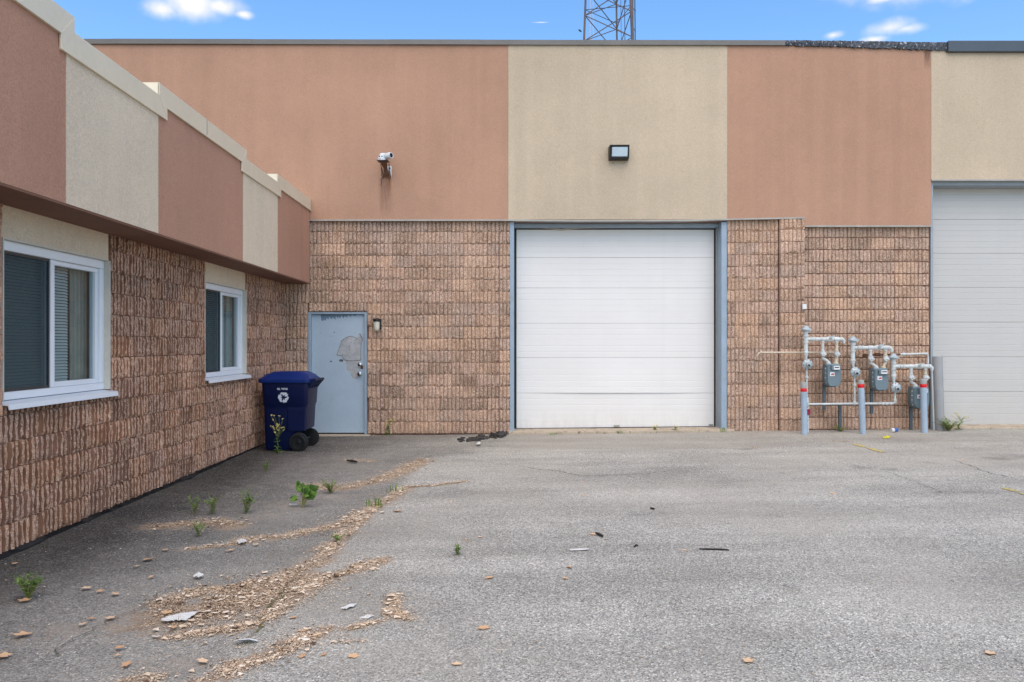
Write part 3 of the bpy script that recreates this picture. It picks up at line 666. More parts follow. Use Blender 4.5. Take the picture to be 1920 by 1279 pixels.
# fascia, soffit, parapet and stepped coping
BT, CT = CZ+2.262, CZ+2.147       # underside of the coping on the brown and on the cream panels
PAN = [(0.06, 2.016, 'b'), (2.016, 3.571, 'c'), (3.571, 6.047, 'b'), (6.047, 7.638, 'c'), (7.638, 10.12, 'b'), (10.12, 11.7, 'c'), (11.7, UEND, 'b')]
for a, b, k in PAN:
    top = (BT if k == 'b' else CT)+.10
    opart(MB().box(.02, FX+(.003 if k == 'c' else 0), -b+.0015, -a-.0015, SOF+.006, top), 'fascia_panel', M['brown_wing'] if k == 'b' else M['cream_wing'])
opart(MB().box(-.05, FX-.002, -UEND, -.06, SOF-.012, SOF+.0055), 'soffit', plain('soffit_shaded_brown', (122, 86, 68), .9, var=.08))  # shade under the eave put into the colour, darker than the fascia
CHT = .183; CW = .02
def cop_run(a, b, zb, la, lb):   # one horizontal run: far end a, near end b; la / lb = mitre shift of the top edge at that end
    xf = FX+CW
    poly = [(-b, zb), (-a, zb), (-a+la, zb+CHT), (-b+lb, zb+CHT)]
    mb = MB().prism(poly, FX+.005, xf, axis='x')
    mb.box(-.02, xf-.0005, -b+lb, -a+la, zb+CHT-.004, zb+CHT+.004); mb.box(FX+.001, xf+.006, -b+.004, -a-.004, zb-.006, zb+.012)
    opart(mb, 'coping', M['coping_cream'], bevel=.002)
def cop_leg(u, zlo, zhi, far_up):  # vertical piece joining the two levels
    h = CHT
    if far_up:  # the higher run lies beyond (smaller u)
        poly = [(-u, zlo), (-u-h, zlo+h), (-u-h, zhi+h), (-u, zhi)]; mb = MB().prism(poly, FX+.006, FX+CW+.002, axis='x'); mb.box(-.02, FX+CW, -u-h, -u-h+.006, zlo+h, zhi+h)
    else:
        poly = [(-u, zhi), (-u+h, zhi+h), (-u+h, zlo+h), (-u, zlo)]; mb = MB().prism(poly, FX+.006, FX+CW+.002, axis='x'); mb.box(-.02, FX+CW, -u+h-.006, -u+h, zlo+h, zhi+h)
    opart(mb, 'coping_step', M['coping_cream'], bevel=.002)
u1, u2, u3, u4, u5, u6 = 2.016-.12, 3.571+.10, 6.047-.16, 7.638+.10, 10.12-.12, 11.7+.1
cop_run(.06, u1, BT, 0, -CHT); cop_run(u1, u2, CT, -CHT, CHT); cop_run(u2, u3, BT, CHT, -CHT); cop_run(u3, u4, CT, -CHT, CHT); cop_run(u4, u5, BT, CHT, -CHT); cop_run(u5, u6, CT, -CHT, CHT); cop_run(u6, UEND, BT, CHT, 0)
for u in (u1, u3, u5): cop_leg(u, CT, BT, True)
for u in (u2, u4, u6): cop_leg(u, CT, BT, False)
opart(MB().box(FX+CW-.008, FX+CW+.003, -4.86, -4.845, BT-.004, BT+CHT+.003), 'coping_seam', M['trim'])
opart(MB().box(-9, .02, -UEND, -.1, CT+.0, CT+.1), 'roof', M['roofing'])
opart(MB().box(-9, -.31, -UEND, -UEND+.2, -.2, CT).box(-9, -8.8, -UEND+.2, -.1, -.2, CT), 'rear_wall', M['brown_wing'])
# torn black flashing along the foot of the wall
mb = MB(); n = 190; ring = []
for i in range(n+1):
    y = -.0-(UEND)*i/n; o_ = .012*mnoise.noise(Vector((y*3.1, 1, 1)))+.008*R.uniform(-1, 1); lo = .02*mnoise.noise(Vector((y*2.2, 5, 1)))
    out_ = max(0, mnoise.noise(Vector((y*1.3, 9, 4)))-.15)*.16*R.uniform(.4, 1.2); ring.append([(-.06, y, -.06), (-.012+o_+out_, y, -.04), (-.016+o_+out_*1.1, y, .0+lo*.3+out_*.3), (-.012, y, .034), (-.06, y, .036)])
opart(MB().loft(ring), 'flashing', M['tar'])
# windows
def window(u0, u1):
    xf = -.082; a, b = -u1+.012, -u0-.012; z0, z1 = WZ0, WZ1
    fr = MB()
    fw = .062
    fr.box(xf-.09, xf+.02, a, b, z1-.075, z1); fr.box(xf-.09, xf+.02, a, b, z0, z0+.06); fr.box(xf-.09, xf+.0195, a, a+fw, z0+.0605, z1-.0755); fr.box(xf-.09, xf+.0195, b-fw, b, z0+.0605, z1-.0755)
    w = opart(fr, 'window', M['vinyl'], bevel=.006)
    ym = a+(b-a)*.475
    opart(MB().box(xf-.075, xf+.008, ym-.028, ym+.028, z0+.061, z1-.076), 'mullion', M['vinyl'], w, bevel=.005)
    s = MB(); ia, ib = ym+.0285, b-fw-.001      # far sash frame
    s.box(xf-.06, xf-.005, ia, ib, z0+.061, z0+.105); s.box(xf-.06, xf-.005, ia, ib, z1-.115, z1-.0765); s.box(xf-.06, xf-.006, ib-.045, ib, z0+.1055, z1-.1155)
    opart(s, 'sash', M['vinyl'], w, bevel=.004)
    opart(MB().box(xf-.035, xf-.03, ia, ib-.045, z0+.105, z1-.115), 'pane', M['glass'], w)
    na, nb = a+fw+.001, ym-.0285                  # near side with the insect screen
    opart(MB().box(xf-.05, xf-.045, na, nb, z0+.061, z1-.076), 'pane', M['glass'], w)
    opart(MB().box(xf-.012, xf-.0105, na+.018, nb-.018, z0+.079, z1-.094), 'insect_screen', M['screen'], w)
    opart(MB().box(xf-.02, xf-.004, na, na+.018, z0+.061, z1-.076).box(xf-.02, xf-.004, nb-.018, nb, z0+.061, z1-.076).box(xf-.02, xf-.0045, na+.0181, nb-.0181, z0+.061, z0+.079).box(xf-.02, xf-.0045, na+.0181, nb-.0181, z1-.094, z1-.076), 'screen_frame', M['hub'], w)
    bl = MB(); zz = z0+.08; split = ym+(b-ym)*.52
    while zz < z1-.09:
        for p, q in ((na, split),):
            bl.add([(xf-.110, p, zz+.0115), (xf-.098, p, zz-.0105), (xf-.098, q, zz-.0105), (xf-.110, q, zz+.0115)], [(0, 1, 2, 3)])
        zz += .026
    o = opart(bl, 'blind', M['blind'], w); o['kind'] = 'stuff'
    cu = MB(); pts = []
    nn = 26
    for i in range(nn+1):
        y = split+.03+(ib-.0-split-.03)*i/nn; pts.append((xf-.13+.018*math.sin(i*1.25)+.006*math.sin(i*2.7), y))
    cu.add([(x, y, z) for x, y in pts for z in (z0+.05, z1-.05)], [(2*i, 2*i+2, 2*i+3, 2*i+1) for i in range(nn)])
    opart(cu, 'curtain', M['curtain'], w, smooth=True)
    opart(MB().box(xf-.14, xf-.10, split+.002, split+.028, z0+.05, z1-.05), 'blind_edge', M['interior'], w)
    opart(MB().box(-2.2, -2.1, a-.5, b+.5, z0-.8, z1+.3).box(-2.1, -.305, a-.55, a-.5, z0-.8, z1+.3).box(-2.1, -.305, b+.5, b+.55, z0-.8, z1+.3).box(-2.1, -.31, a-.5, b+.5, z1+.2, z1+.3).box(-2.1, -.31, a-.5, b+.5, z0-.8, z0-.7), 'room_lining', M['interior'], w)
    # sill flashing and outer trim
    opart(MB().prism([(xf+.02, z0-.002), (.05, z0-.022), (.055, z0-.085), (.045, z0-.088), (.036, z0-.036), (-.04, z0-.02)], -u1-.01, -u0+.045, axis='y').__class__() if False else sill(u0, u1, xf, z0), 'sill', M['vinyl'], w)
    opart(MB().box(xf-.09, -.008, -u0-.0115, -u0-.002, z0, z1).box(xf-.09, -.012, -u1+.002, -u1+.0115, z0, z1).box(xf-.09, -.020, -u1+.0116, -u0-.0116, z1+.0005, z1+.011), 'trim', M['caulk'], w)
    return w
def sill(u0, u1, xf, z0):
    prof = [(xf+.0, z0-.003), (.040, z0-.022), (.046, z0-.062), (.038, z0-.064), (.030, z0-.032), (xf+.0, z0-.026)]
    mb = MB(); mb.loft([[(x, y, z) for x, z in prof] for y in (-u1-.015, -u0+.04)]); return mb
w2 = window(*WIN[0]); w1 = window(*WIN[1])

# ------------------------------------------------------------------ recycling cart
CX, CY0, CY1 = -3.297, 11.50, 12.16; CYM = (CY0+CY1)/2
CART = empty('recycling_cart', (CX, CYM, 0), 'dark blue wheeled recycling cart with closed lid in the corner by the door', 'recycling cart')
CO = Vector((CX, CYM, 0))
def cpart(mb, name, mat, parent=None, **k): return mb.build(name, mat, parent or CART, **k)
def ring(x0, x1, hy, z, r=.06): return rr(x0, x1, -hy, hy, r, z, 5)
body = MB().loft([ring(-.300, .10, .262, .02, .05), ring(-.312, .105, .275, .06), ring(-.316, .115, .280, .24), ring(-.318, .20, .284, .285), ring(-.319, .288, .286, .31),
                  ring(-.325, .302, .298, .62), ring(-.327, .306, .300, .655), ring(-.334, .318, .312, .68), ring(-.345, .332, .328, .985), ring(-.36, .35, .338, .99), ring(-.36, .35, .338, 1.012)])
cart_body = cpart(body, 'body', M['bin_blue'], smooth=True)
mb = MB()      # raised side pocket and gussets under the rim
mb.loft([rr(.03, .285, -.302, -.27, .012, .30, 2), rr(.03, .302, -.312, -.28, .012, .60, 2), rr(.03, .304, -.310, -.29, .012, .64, 2)])
cpart(mb, 'side_pocket', M['bin_blue'], bevel=.004)
for k in range(6): y = -.26+.104*k; cpart(MB().prism([(.33, .90), (.335, .985), (.385, .99), (.385, .975)], y-.008, y+.008), 'gusset', M['bin_blue'])
lid = MB().loft([ring(-.385, .352, .350, .995, .07), ring(-.392, .358, .356, 1.012, .07), ring(-.388, .356, .353, 1.05, .07), ring(-.37, .345, .335, 1.060, .07), ring(-.30, .31, .27, 1.105, .08), ring(-.245, .25, .22, 1.142, .08), ring(-.20, .21, .185, 1.152, .07), ring(-.16, .17, .15, 1.153, .05)])
lid_o = cpart(lid, 'lid', M['bin_lid'], smooth=True)
mb = MB()
for y in (-.14, .14): mb.tube([(-.36, y, 1.05), (-.35, y, 1.10), (-.27, y, 1.118), (-.24, y, 1.13)], .008, 6)
cpart(mb, 'lid_rib', M['bin_lid'], lid_o)
mb = MB().tube([(.415, -.27, 1.035), (.42, 0, 1.04), (.415, .27, 1.035)], .016, 10)
for y in (-.26, -.13, 0, .13, .26): mb.prism([(.34, .965), (.345, 1.03), (.43, 1.050), (.43, 1.022), (.38, .965)], y-.014, y+.014)
cpart(mb, 'handle', M['bin_blue'], bevel=.004)
cpart(MB().tube([(.20, -.345, .14), (.20, .345, .14)], .011, 10), 'axle', M['strut'])
for sgn in (-1, 1):
    c = (.20, sgn*.318, .14)
    w = cpart(MB().lathe(c, (0, sgn, 0), [(.105, -.026), (.132, -.024), (.139, -.012), (.140, .0), (.139, .012), (.132, .024), (.104, .027), (.098, .018), (.05, .012)], 32), 'wheel', M['tyre'], smooth=True)
    cpart(MB().lathe(c, (0, sgn, 0), [(.103, .010), (.100, .024), (.092, .026), (.086, .016), (.040, .014), (.036, .022), (.018, .024), (.014, .032), (.004, .033)], 28), 'hub', M['hub'], w, smooth=True)
def side_y(z): return -(.312+(z-.68)/(.985-.68)*.016)-.0025
def recycle_symbol(cx, cz, s):
    # three folded chasing arrows
    mb = MB(); base = [[(-.30,.62),(.06,.62),(.22,.34),(-.02,.20),(-.13,.38),(-.42,.38)], [(.10,.62),(.36,.62),(.50,.38),(.62,.45),(.46,.10),(.10,.14),(.22,.21)]]
    for k in range(3):
        a = math.radians(120*k); ca, sa = math.cos(a), math.sin(a)
        for poly in base:
            P = [(cx+s*(x*ca-y*sa), cz+s*(x*sa+y*ca)) for x, y in poly]
            b = len(mb.v); mb.v += [(x, side_y(z), z) for x, z in P]+[(x, side_y(z)+.003, z) for x, z in P]; n = len(P)
            mb.f += [tuple(b+i for i in range(n))]+[(b+i, b+n+i, b+n+(i+1) % n, b+(i+1) % n) for i in range(n)]; mb.m += [0]*(n+1)
    return mb
cpart(recycle_symbol(-.022, .785, .115), 'recycling_symbol', M['print_white'], cart_body)
def text_mesh(txt, size, name, mat, parent, loc, rot):
    cu = bpy.data.curves.new(name, 'FONT'); cu.body = txt; cu.size = size; cu.align_x = 'CENTER'; cu.extrude = .001; cu.offset = .0012
    tmp = bpy.data.objects.new('lettering_tmp', cu); COL.objects.link(tmp); bpy.context.view_layer.update()
    me = bpy.data.meshes.new_from_object(tmp.evaluated_get(bpy.context.evaluated_depsgraph_get())); bpy.data.objects.remove(tmp); bpy.data.curves.remove(cu)
    me.name = name; me.materials.clear(); me.materials.append(mat)
    o = bpy.data.objects.new(name, me); COL.objects.link(o); o.parent = parent; o.location = loc; o.rotation_euler = rot; return o
text_mesh('GL 90742', .038, 'lettering', M['print_white'], cart_body, (-.035, side_y(.90), .895), (math.radians(93), 0, 0))

# ------------------------------------------------------------------ wall fixtures
# security camera
c0 = Vector((X(727), D-.05, Z(322)))
SC = empty('security_camera', c0, 'white security camera on a rusty bracket high on the brown stucco', 'camera')
sp = lambda mb, n, m, p=None, **k: mb.build(n, m, p or SC, **k)
sp(MB().box(-.02, .075, -.006, 0, -.115, .085), 'mounting_plate', M['camera_white'], bevel=.003)
sp(MB().lathe((.045, -.006, .045), (0, -1, 0), [(.012, 0), (.012, .004), (.004, .006)], 10), 'screw', M['lens'])
arm = sp(MB().add([(-.07,-.004,-.118),(.06,-.004,-.118),(.075,-.004,-.10),(-.085,-.004,-.10), (-.045,-.10,.02),(.02,-.10,.02), (-.10,-.24,.115),(.035,-.24,.115), (-.06,-.05,-.06),(.045,-.05,-.06)],
      [(0,1,9,8),(8,9,5,4),(4,5,7,6),(0,3,8),(1,9,2)]).box(-.085, .06, -.012, -.002, -.12, -.108).prism([(-.085,-.115),(-.06,-.05),(-.10,.10),(-.115,.115),(-.075,.02),(-.095,-.08)], -.06, -.05).prism([(.05,-.115),(.035,-.03),(.03,.11),(.045,.115),(.052,.0),(.075,-.10)], -.06, -.05), 'bracket', M['rust'])
sp(MB().box(-.125, .06, -.29, -.12, .112, .122), 'base_plate', M['black_metal'], bevel=.003)
hous = sp(MB().loft([rr(-.115, .03, -.275, -.13, .05, .123, 4), rr(-.118, .034, -.278, -.127, .05, .16, 4), rr(-.10, .03, -.265, -.14, .05, .215, 4), rr(-.085, .02, -.25, -.155, .04, .245, 4), rr(-.05, .0, -.22, -.18, .02, .252, 4)]), 'housing', M['camera_white'], smooth=True)
for x, z in ((-.085, .185), (-.045, .185), (-.075, .145)): sp(MB().lathe((x, -.272, z), (0, -1, .1), [(.010, -.004), (.010, .004), (.002, .005)], 10), 'screw', M['hub'], hous)
bd = Vector((.80, -.58, .02)).normalized(); bp = Vector((-.02, -.21, .19))
brl = sp(MB().lathe(bp, bd, [(.045, 0), (.052, .03), (.054, .12), (.050, .165), (.046, .17), (.036, .166)], 22), 'barrel', M['camera_white'], smooth=True)
sp(MB().lathe(bp+bd*.160, bd, [(.036, 0), (.035, .008), (.02, .012), (.002, .013)], 20), 'lens', M['lens'], brl, smooth=True)
sp(MB().tube([(-.08, -.01, -.10), (-.10, -.012, -.15), (-.095, -.008, -.20), (-.11, -.006, -.25)], .004, 6), 'cable', M['stick'])
def stain_mat(name, rgb, amt):
    t = NT(name); px_, py_, pz_ = t.sep(t.P); tr = t.N.new('ShaderNodeBsdfTransparent'); mx = t.N.new('ShaderNodeMixShader')
    tc = t.N.new('ShaderNodeTexCoord'); gx_, gy_, gz_ = t.sep(tc.outputs['Generated'])
    edge = t.m('MULTIPLY', t.rng(gx_, 0, .25), t.rng(gx_, 1, .72)); run = t.rng(gz_, .0, .75)
    n = t.rng(t.noise(1, 4, .6, vec=t.map(t.P, (30, 30, 2))), .35, .65, .35, 1)
    t.L.new(t.m('MULTIPLY', t.m('MULTIPLY', edge, run), t.m('MULTIPLY', n, amt)), mx.inputs[0]); t.done(lin(*rgb), .95, 0, .1)
    t.L.new(tr.outputs[0], mx.inputs[1]); t.L.new(t.bsdf.outputs[0], mx.inputs[2]); t.L.new(mx.outputs[0], t.N['Material Output'].inputs['Surface']); return t.mat
wpart(MB().add([(X(713), D-.0515, Z(412)), (X(739), D-.0515, Z(412)), (X(735), D-.0515, Z(335)), (X(709), D-.0515, Z(335))], [(0, 1, 2, 3)]), 'water_stain', stain_mat('water_stain', (134, 104, 88), .45))
wpart(MB().add([(X(727), D-.052, Z(375)), (X(734), D-.052, Z(375)), (X(735), D-.052, Z(335)), (X(726), D-.052, Z(335))], [(0, 1, 2, 3)]), 'rust_stain', stain_mat('rust_stain', (150, 92, 50), .6))
wpart(MB().add([(X(1728), D-.0515, Z(135)), (X(1743), D-.0515, Z(135)), (X(1743), D-.0515, Z(98)), (X(1728), D-.0515, Z(98))], [(0, 1, 2, 3)]), 'soot_stain', stain_mat('soot_stain', (96, 80, 72), .45))
# wall pack light
c0 = Vector((X(1158.5), D-.053, Z(290)))
WP = empty('wall_pack_light', c0, 'black rectangular wall light with pale glass on the cream stucco above the garage door', 'wall light')
wp = lambda mb, n, m, **k: mb.build(n, m, WP, **k)
wp(MB().add([(-.17,0,-.118),(.17,0,-.118),(.17,0,.118),(-.17,0,.118),(-.163,-.10,-.112),(.163,-.10,-.112),(.163,-.17,.108),(-.163,-.17,.108)], [(0,1,2,3),(0,4,5,1),(3,2,6,7),(0,3,7,4),(1,5,6,2),(4,7,6,5)]), 'housing', M['black_metal'], bevel=.008)
q = lambda u, w, o=0: (-.163+.326*u, -.10-.07*w-.006-o, -.112+.22*w)
wp(MB().add([q(.11,.16),q(.93,.16),q(.93,.86),q(.11,.86), q(.13,.19,.012),q(.91,.19,.012),q(.91,.83,.012),q(.13,.83,.012)], [(4,5,6,7),(0,1,5,4),(1,2,6,5),(2,3,7,6),(3,0,4,7)]), 'glass', M['lamp_glass'], bevel=.003)
mb = MB()
for a, b, c_, d_ in ((0,1,0,.15),(0,1,.87,1),(0,.10,.151,.869),(.94,1,.151,.869)): mb.add([q(a,c_,0),q(b,c_,0),q(b,d_,0),q(a,d_,0),q(a,c_,.016),q(b,c_,.016),q(b,d_,.016),q(a,d_,.016)], [(4,5,6,7),(0,1,5,4),(1,2,6,5),(2,3,7,6),(3,0,4,7)])
wp(mb, 'bezel', M['black_metal'], bevel=.003)
wp(MB().box(-.125, -.095, -.10, -.06, -.13, -.113).box(.10, .13, -.10, -.06, -.13, -.113), 'latch', M['black_metal'])
# jelly-jar lantern by the door
c0 = Vector((X(709), D-.005, Z(609)))
LN = empty('wall_lantern', c0, 'small black wall lantern with frosted glass jar beside the blue door', 'wall light')
ln = lambda mb, n, m, **k: mb.build(n, m, LN, **k)
ln(MB().box(.005, .055, -.03, .03, -.075, .098), 'back_plate', M['black_metal'], bevel=.004)
ln(MB().lathe((-.01, -.085, .052), (0,0,1), [(.058, 0), (.060, .01), (.058, .04), (.045, .05), (.01, .052)], 20).box(-.03, .02, -.09, -.01, .06, .092), 'cap', M['black_metal'], smooth=True)
ln(MB().lathe((-.01, -.085, -.105), (0,0,1), [(.01, 0), (.034, .003), (.046, .018), (.049, .06), (.050, .155)], 20), 'glass', M['frosted'], smooth=True)
# small white junction plate
c0 = Vector((X(1504.5), D-.075, Z(575.5)))
JP = empty('junction_plate', c0, 'small square white plate on the block pilaster above the gas pipes', 'cover plate')
MB().box(-.034, .034, -.03, 0, -.042, .042).build('cover', M['label_white'], JP, bevel=.003)

# ------------------------------------------------------------------ gas meters
YP = 13.22                                     # plane of the pipework
gxp = lambda px, Y=YP: bx(px, Y); gzp = lambda py, Y=YP: bz(py, Y)
def collar(mb, p, ax, r, l=.018): mb.lathe(Vector(p)-Vector(ax)*l/2, ax, [(r*.9, 0), (r, .003), (r, l-.003), (r*.9, l)], 12)
def gas_set(rx, ytop, yman, yend_x, reg, drops, meter, yhead, label, valve_y):
    root = empty('gas_meter_set', (gxp(rx), YP, zg(gxp(rx), YP)), label, 'gas meter', 'gas meter sets on the block wall'); off = root.location.copy()
    B = lambda mb, n, m, p=None, **k: mb.build(n, m, p or root, off=off, **k)
    x = gxp(rx); zm = gzp(yman); zt = gzp(ytop)
    mb = MB(); mb.tube([(x, YP, zt), (x, YP, gzp(reg[1]-18))], .036, 14)
    for z in (zt-.01, zm+.055, zm-.055, gzp(reg[1]-22)): collar(mb, (x, YP, z), (0,0,1), .045, .03)
    mb.tube([(x, YP, gzp(reg[1]-18)), (x, YP, gzp(reg[1]-12)), (gxp(reg[0]), YP, gzp(reg[1]-6))], [.04, .022, .02], 12)
    xr = gxp(reg[0]); mb.tube([(xr, YP, gzp(reg[1]+5)), (xr+.004, YP, gzp(yhead))], .016, 10); collar(mb, (xr, YP, gzp(reg[1]+24)), (0,0,1), .03, .035); collar(mb, (xr, YP, gzp(yhead-3)), (0,0,1), .024, .03)
    B(mb, 'riser_pipe', M['pipe'], smooth=True)
    mb = MB().lathe((x, YP, zt), (0,0,1), [(.045, -.01), (.048, .01), (.078, .025), (.075, .05), (.05, .065), (.045, .085), (.02, .10)], 16)
    mb.lathe((x-.02, YP-.05, zt+.04), (-.85,-.3,0), [(.022, 0), (.022, .06), (.014, .065)], 10); mb.box(x-.02, x+.075, YP-.06, YP-.02, zt+.015, zt+.045)
    B(mb, 'pressure_valve', M['regulator'], smooth=True)
    xe = gxp(yend_x); mb = MB().tube([(x, YP, zm), (xe, YP, zm), (xe+.018, YP, zm-.02), (xe+.02, YP, zm-.07)], [.031, .031, .030, .024], 14)
    for px, py in drops:
        collar(mb, (gxp(px), YP, zm), (1,0,0), .038, .085); collar(mb, (gxp(px), YP, zm-.05), (0,0,1), .032, .02)
    for k in (.14, .19, .26): collar(mb, (x+(xe-x)*k, YP, zm), (1,0,0), .040, .022)
    collar(mb, (xe-.02, YP, zm), (1,0,0), .038, .03)
    mm = (gxp(drops[0][0])+gxp(drops[1][0]))/2; mb.lathe((mm-.06, YP, zm), (1,0,0), [(.036, 0), (.042, .03), (.046, .06), (.042, .09), (.036, .12)], 12); mb.lathe((mm, YP-.03, zm), (0,-.8,.6), [(.024, 0), (.026, .04), (.018, .06), (.01, .064)], 10)
    B(mb, 'manifold_pipe', M['pipe'], smooth=True)
    B(MB().box(mm-.012, mm+.05, YP-.10, YP-.088, zm+.035, zm+.055), 'valve_lever', M['regulator'])
    # regulator
    c = Vector((xr, YP-.02, gzp(reg[1])))
    rg = B(MB().lathe(c+Vector((0,.04,0)), (0.05,-1,0), [(.03, 0), (.055, .02), (.084, .035), (.086, .05), (.084, .062), (.06, .075), (.042, .088), (.040, .12), (.012, .124)], 22), 'regulator', M['regulator'], smooth=True)
    mb = MB()
    for k in range(8): a = 6.283*k/8+.2; mb.lathe(c+Vector((math.cos(a)*.073, -.028, math.sin(a)*.073)), (0,-1,0), [(.007, 0), (.007, .01), (.002, .011)], 6)
    B(mb, 'flange_bolt', M['strut'], rg); B(MB().lathe(c+Vector((0,-.08,-.012)), (0,-1,-.3), [(.018, 0), (.018, .02), (.006, .022)], 10), 'vent', M['label_dark'], rg)
    # drops with diamond shut-off valves, bends to the meter
    mx0, mx1, my0, my1 = meter; YF, YB = 13.09, 13.33
    for i, (px, py) in enumerate(drops):
        xd = gxp(px); zv = gzp(valve_y); ze = gzp(my0)+.012
        xi = bx(mx0+14 if i == 0 else mx1-10, YP-.02)
        mb = MB().tube([(xd, YP, zm), (xd, YP, zv)], .024, 12); collar(mb, (xd, YP, zv+.06), (0,0,1), .032, .024)
        mb.tube([(xd, YP, zv-.03), (xd, YP, zv-.07), (xi*.6+xd*.4, YP-.005, zv-.10), (xi, YP-.01, ze+.03), (xi, YP-.01, ze-.01)], [.024, .026, .024, .026, .030], 12)
        collar(mb, (xi, YP-.01, ze+.012), (0,0,1), .040, .03)
        dp = B(mb, 'drop_pipe', M['pipe'] if i == 0 else M['pipe_cream'], smooth=True)
        v = MB().lathe((xd, YP, zv-.045), (0,0,1), [(.028, 0), (.034, .01), (.04, .045), (.034, .08), (.028, .09)], 12)
        v.prism([(xd-.050, zv), (xd-.008, zv-.050), (xd+.050, zv), (xd+.006, zv+.050)], YP-.062, YP-.030); v.lathe((xd, YP-.06, zv), (0,-1,0), [(.016, 0), (.016, .012), (.005, .014)], 8)
        B(v, 'shutoff_valve', M['pipe'], bevel=.003)
    # meter body
    mxl, mxr = bx(mx0+11, YF), bx(mx1, YF); zb, zt2 = bz(my1, YF), bz(my0, YF); cx = (mxl+mxr)/2; hw = (mxr-mxl)/2; h = zt2-zb
    def prof(s, dz): return [(cx+hw*s*u, zb+h*w+dz) for u, w in ((-.62,.0),(.62,.0),(.86,.07),(1.0,.24),(1.0,.78),(.90,.97),(.84,1.0),(-.84,1.0),(-.90,.97),(-1.0,.78),(-1.0,.24),(-.86,.07))]
    rings = [[(a, y, b) for a, b in prof(s, 0)] for y, s in ((YB, .90), (YB-.02, 1.0), (YF+.10, 1.0), (YF+.095, 1.05), (YF+.075, 1.05), (YF+.07, .97), (YF+.012, .95), (YF, .88))]
    gm = B(MB().loft(rings), 'gas_meter', M['meter_grey'], smooth=True)
    B(MB().loft([rr(cx-hw*.96, cx+hw*.96, YF+.03, YB-.02, .03, zt2-.03, 3), rr(cx-hw*1.0, cx+hw*1.0, YF+.025, YB-.015, .03, zt2-.01, 3), rr(cx-hw*.92, cx+hw*.92, YF+.04, YB-.03, .03, zt2+.014, 3)]), 'top_cover', M['meter_grey'], gm, smooth=True)
    ix = cx+hw*.12
    ib = B(MB().box(ix-.075, ix+.06, YF-.045, YF+.03, zt2-.085, zt2-.005), 'index_box', M['meter_grey'], gm, bevel=.006)
    B(MB().box(ix-.042, ix+.055, YF-.0475, YF-.0455, zt2-.078, zt2-.018), 'dial_window', M['label_white'], gm); B(MB().box(ix-.03, ix+.045, YF-.0492, YF-.0478, zt2-.052, zt2-.034), 'dial_digits', M['label_dark'], gm)
    B(MB().box(cx-hw*.62, cx+hw*.02, YF-.004, YF-.001, zb+h*.47, zb+h*.66), 'nameplate', M['label_white'], gm); B(MB().prism([(cx-hw*.52, zb+h*.52), (cx-hw*.08, zb+h*.52), (cx-hw*.02, zb+h*.60), (cx-hw*.4, zb+h*.585)], YF-.006, YF-.0045), 'nameplate_print', M['label_red'], gm)
    mb = MB()
    for u, w in ((-.98,.80),(-.98,.58),(-.98,.36),(-.86,.12),(-.5,.02),(0,.02),(.5,.02),(.86,.12),(.98,.36),(.98,.58),(.98,.80)): mb.box(cx+hw*u-.011, cx+hw*u+.011, YF+.060, YF+.074, zb+h*w-.007+.008, zb+h*w+.007+.008)
    B(mb, 'case_bolt', M['pipe'], gm)
    xs = bx(mx0+6, 13.36); B(MB().box(xs-.022, xs+.022, 13.36, 13.40, zg(xs, 13.4)-.05 if my1 > 750 else zb-.42, zb+.03).box(xs-.022, xs+.16, 13.30, 13.345, zb-.028, zb-.004), 'support_strut', M['strut'])
    return root
gas_set(1511, 622, 636, 1580, (1512.5, 683), [(1542.5, 0), (1568.5, 0)], (1540, 1578, 684, 724), 757, 'leftmost gas meter set with tall riser, hung highest on the wall beside the pilaster', 664)
gas_set(1599, 642, 652, 1669, (1602, 698), [(1632, 0), (1660, 0)], (1629, 1667, 692, 731), 757, 'middle gas meter set, hung between its two neighbours with rusty fittings behind', 673)
gas_set(1675, 674, 687, 1745, (1678, 727), [(1708, 0), (1735, 0)], (1703, 1744, 727, 765), 757, 'lowest gas meter set, partly hidden behind the third red banded bollard', 708)
HP = empty('gas_header_pipe', (gxp(1594), YP, gzp(757)), 'long thin white gas pipe running low across the wall under the meters', 'pipe')
ho = HP.location
mb = MB().tube([(gxp(1515), YP, gzp(758)), (gxp(1600), YP, gzp(757)), (gxp(1674), YP, gzp(756.5)), (gxp(1678), YP, gzp(754)), (gxp(1678), YP, gzp(744))], .019, 10)
for px in (1601, 1655, 1662, 1670): collar(mb, (gxp(px), YP, gzp(757)), (1,0,0), .028, .035)
mb.tube([(gxp(1514.5), YP, gzp(745)), (gxp(1514.5), YP, gzp(765)), (gxp(1515), YP, zg(5, 13.2)-.03)], .017, 10)
mb.build('pipe', M['pipe'], HP, off=ho, smooth=True)
MB().lathe((gxp(1515.5), YP-.01, gzp(778)), (0,0,1), [(.02, 0), (.034, .01), (.034, .035), (.028, .05), (.034, .062), (.034, .085), (.02, .1)], 12).build('plug_valve', plain('maroon_valve', (140, 38, 66), .6), HP, off=ho, smooth=True)
xs = bx(1574, 13.38); MB().box(xs-.022, xs+.022, 13.34, 13.385, zg(xs, 13.4)-.05, bz(760, 13.38)).build('support_strut', M['strut'], HP, off=ho)
MB().box(gxp(1560), gxp(1590), YP+.015, YP+.06, gzp(760.5), gzp(757.5)).build('bracket', M['strut'], HP, off=ho)
VP = empty('vent_pipe', (gxp(1495), 13.36, bz(661, 13.36)), 'thin cream and white pipe running left from the first meter across the blocks', 'pipe')
a = lambda px, py, Y=13.36: (bx(px, Y), Y, bz(py, Y))
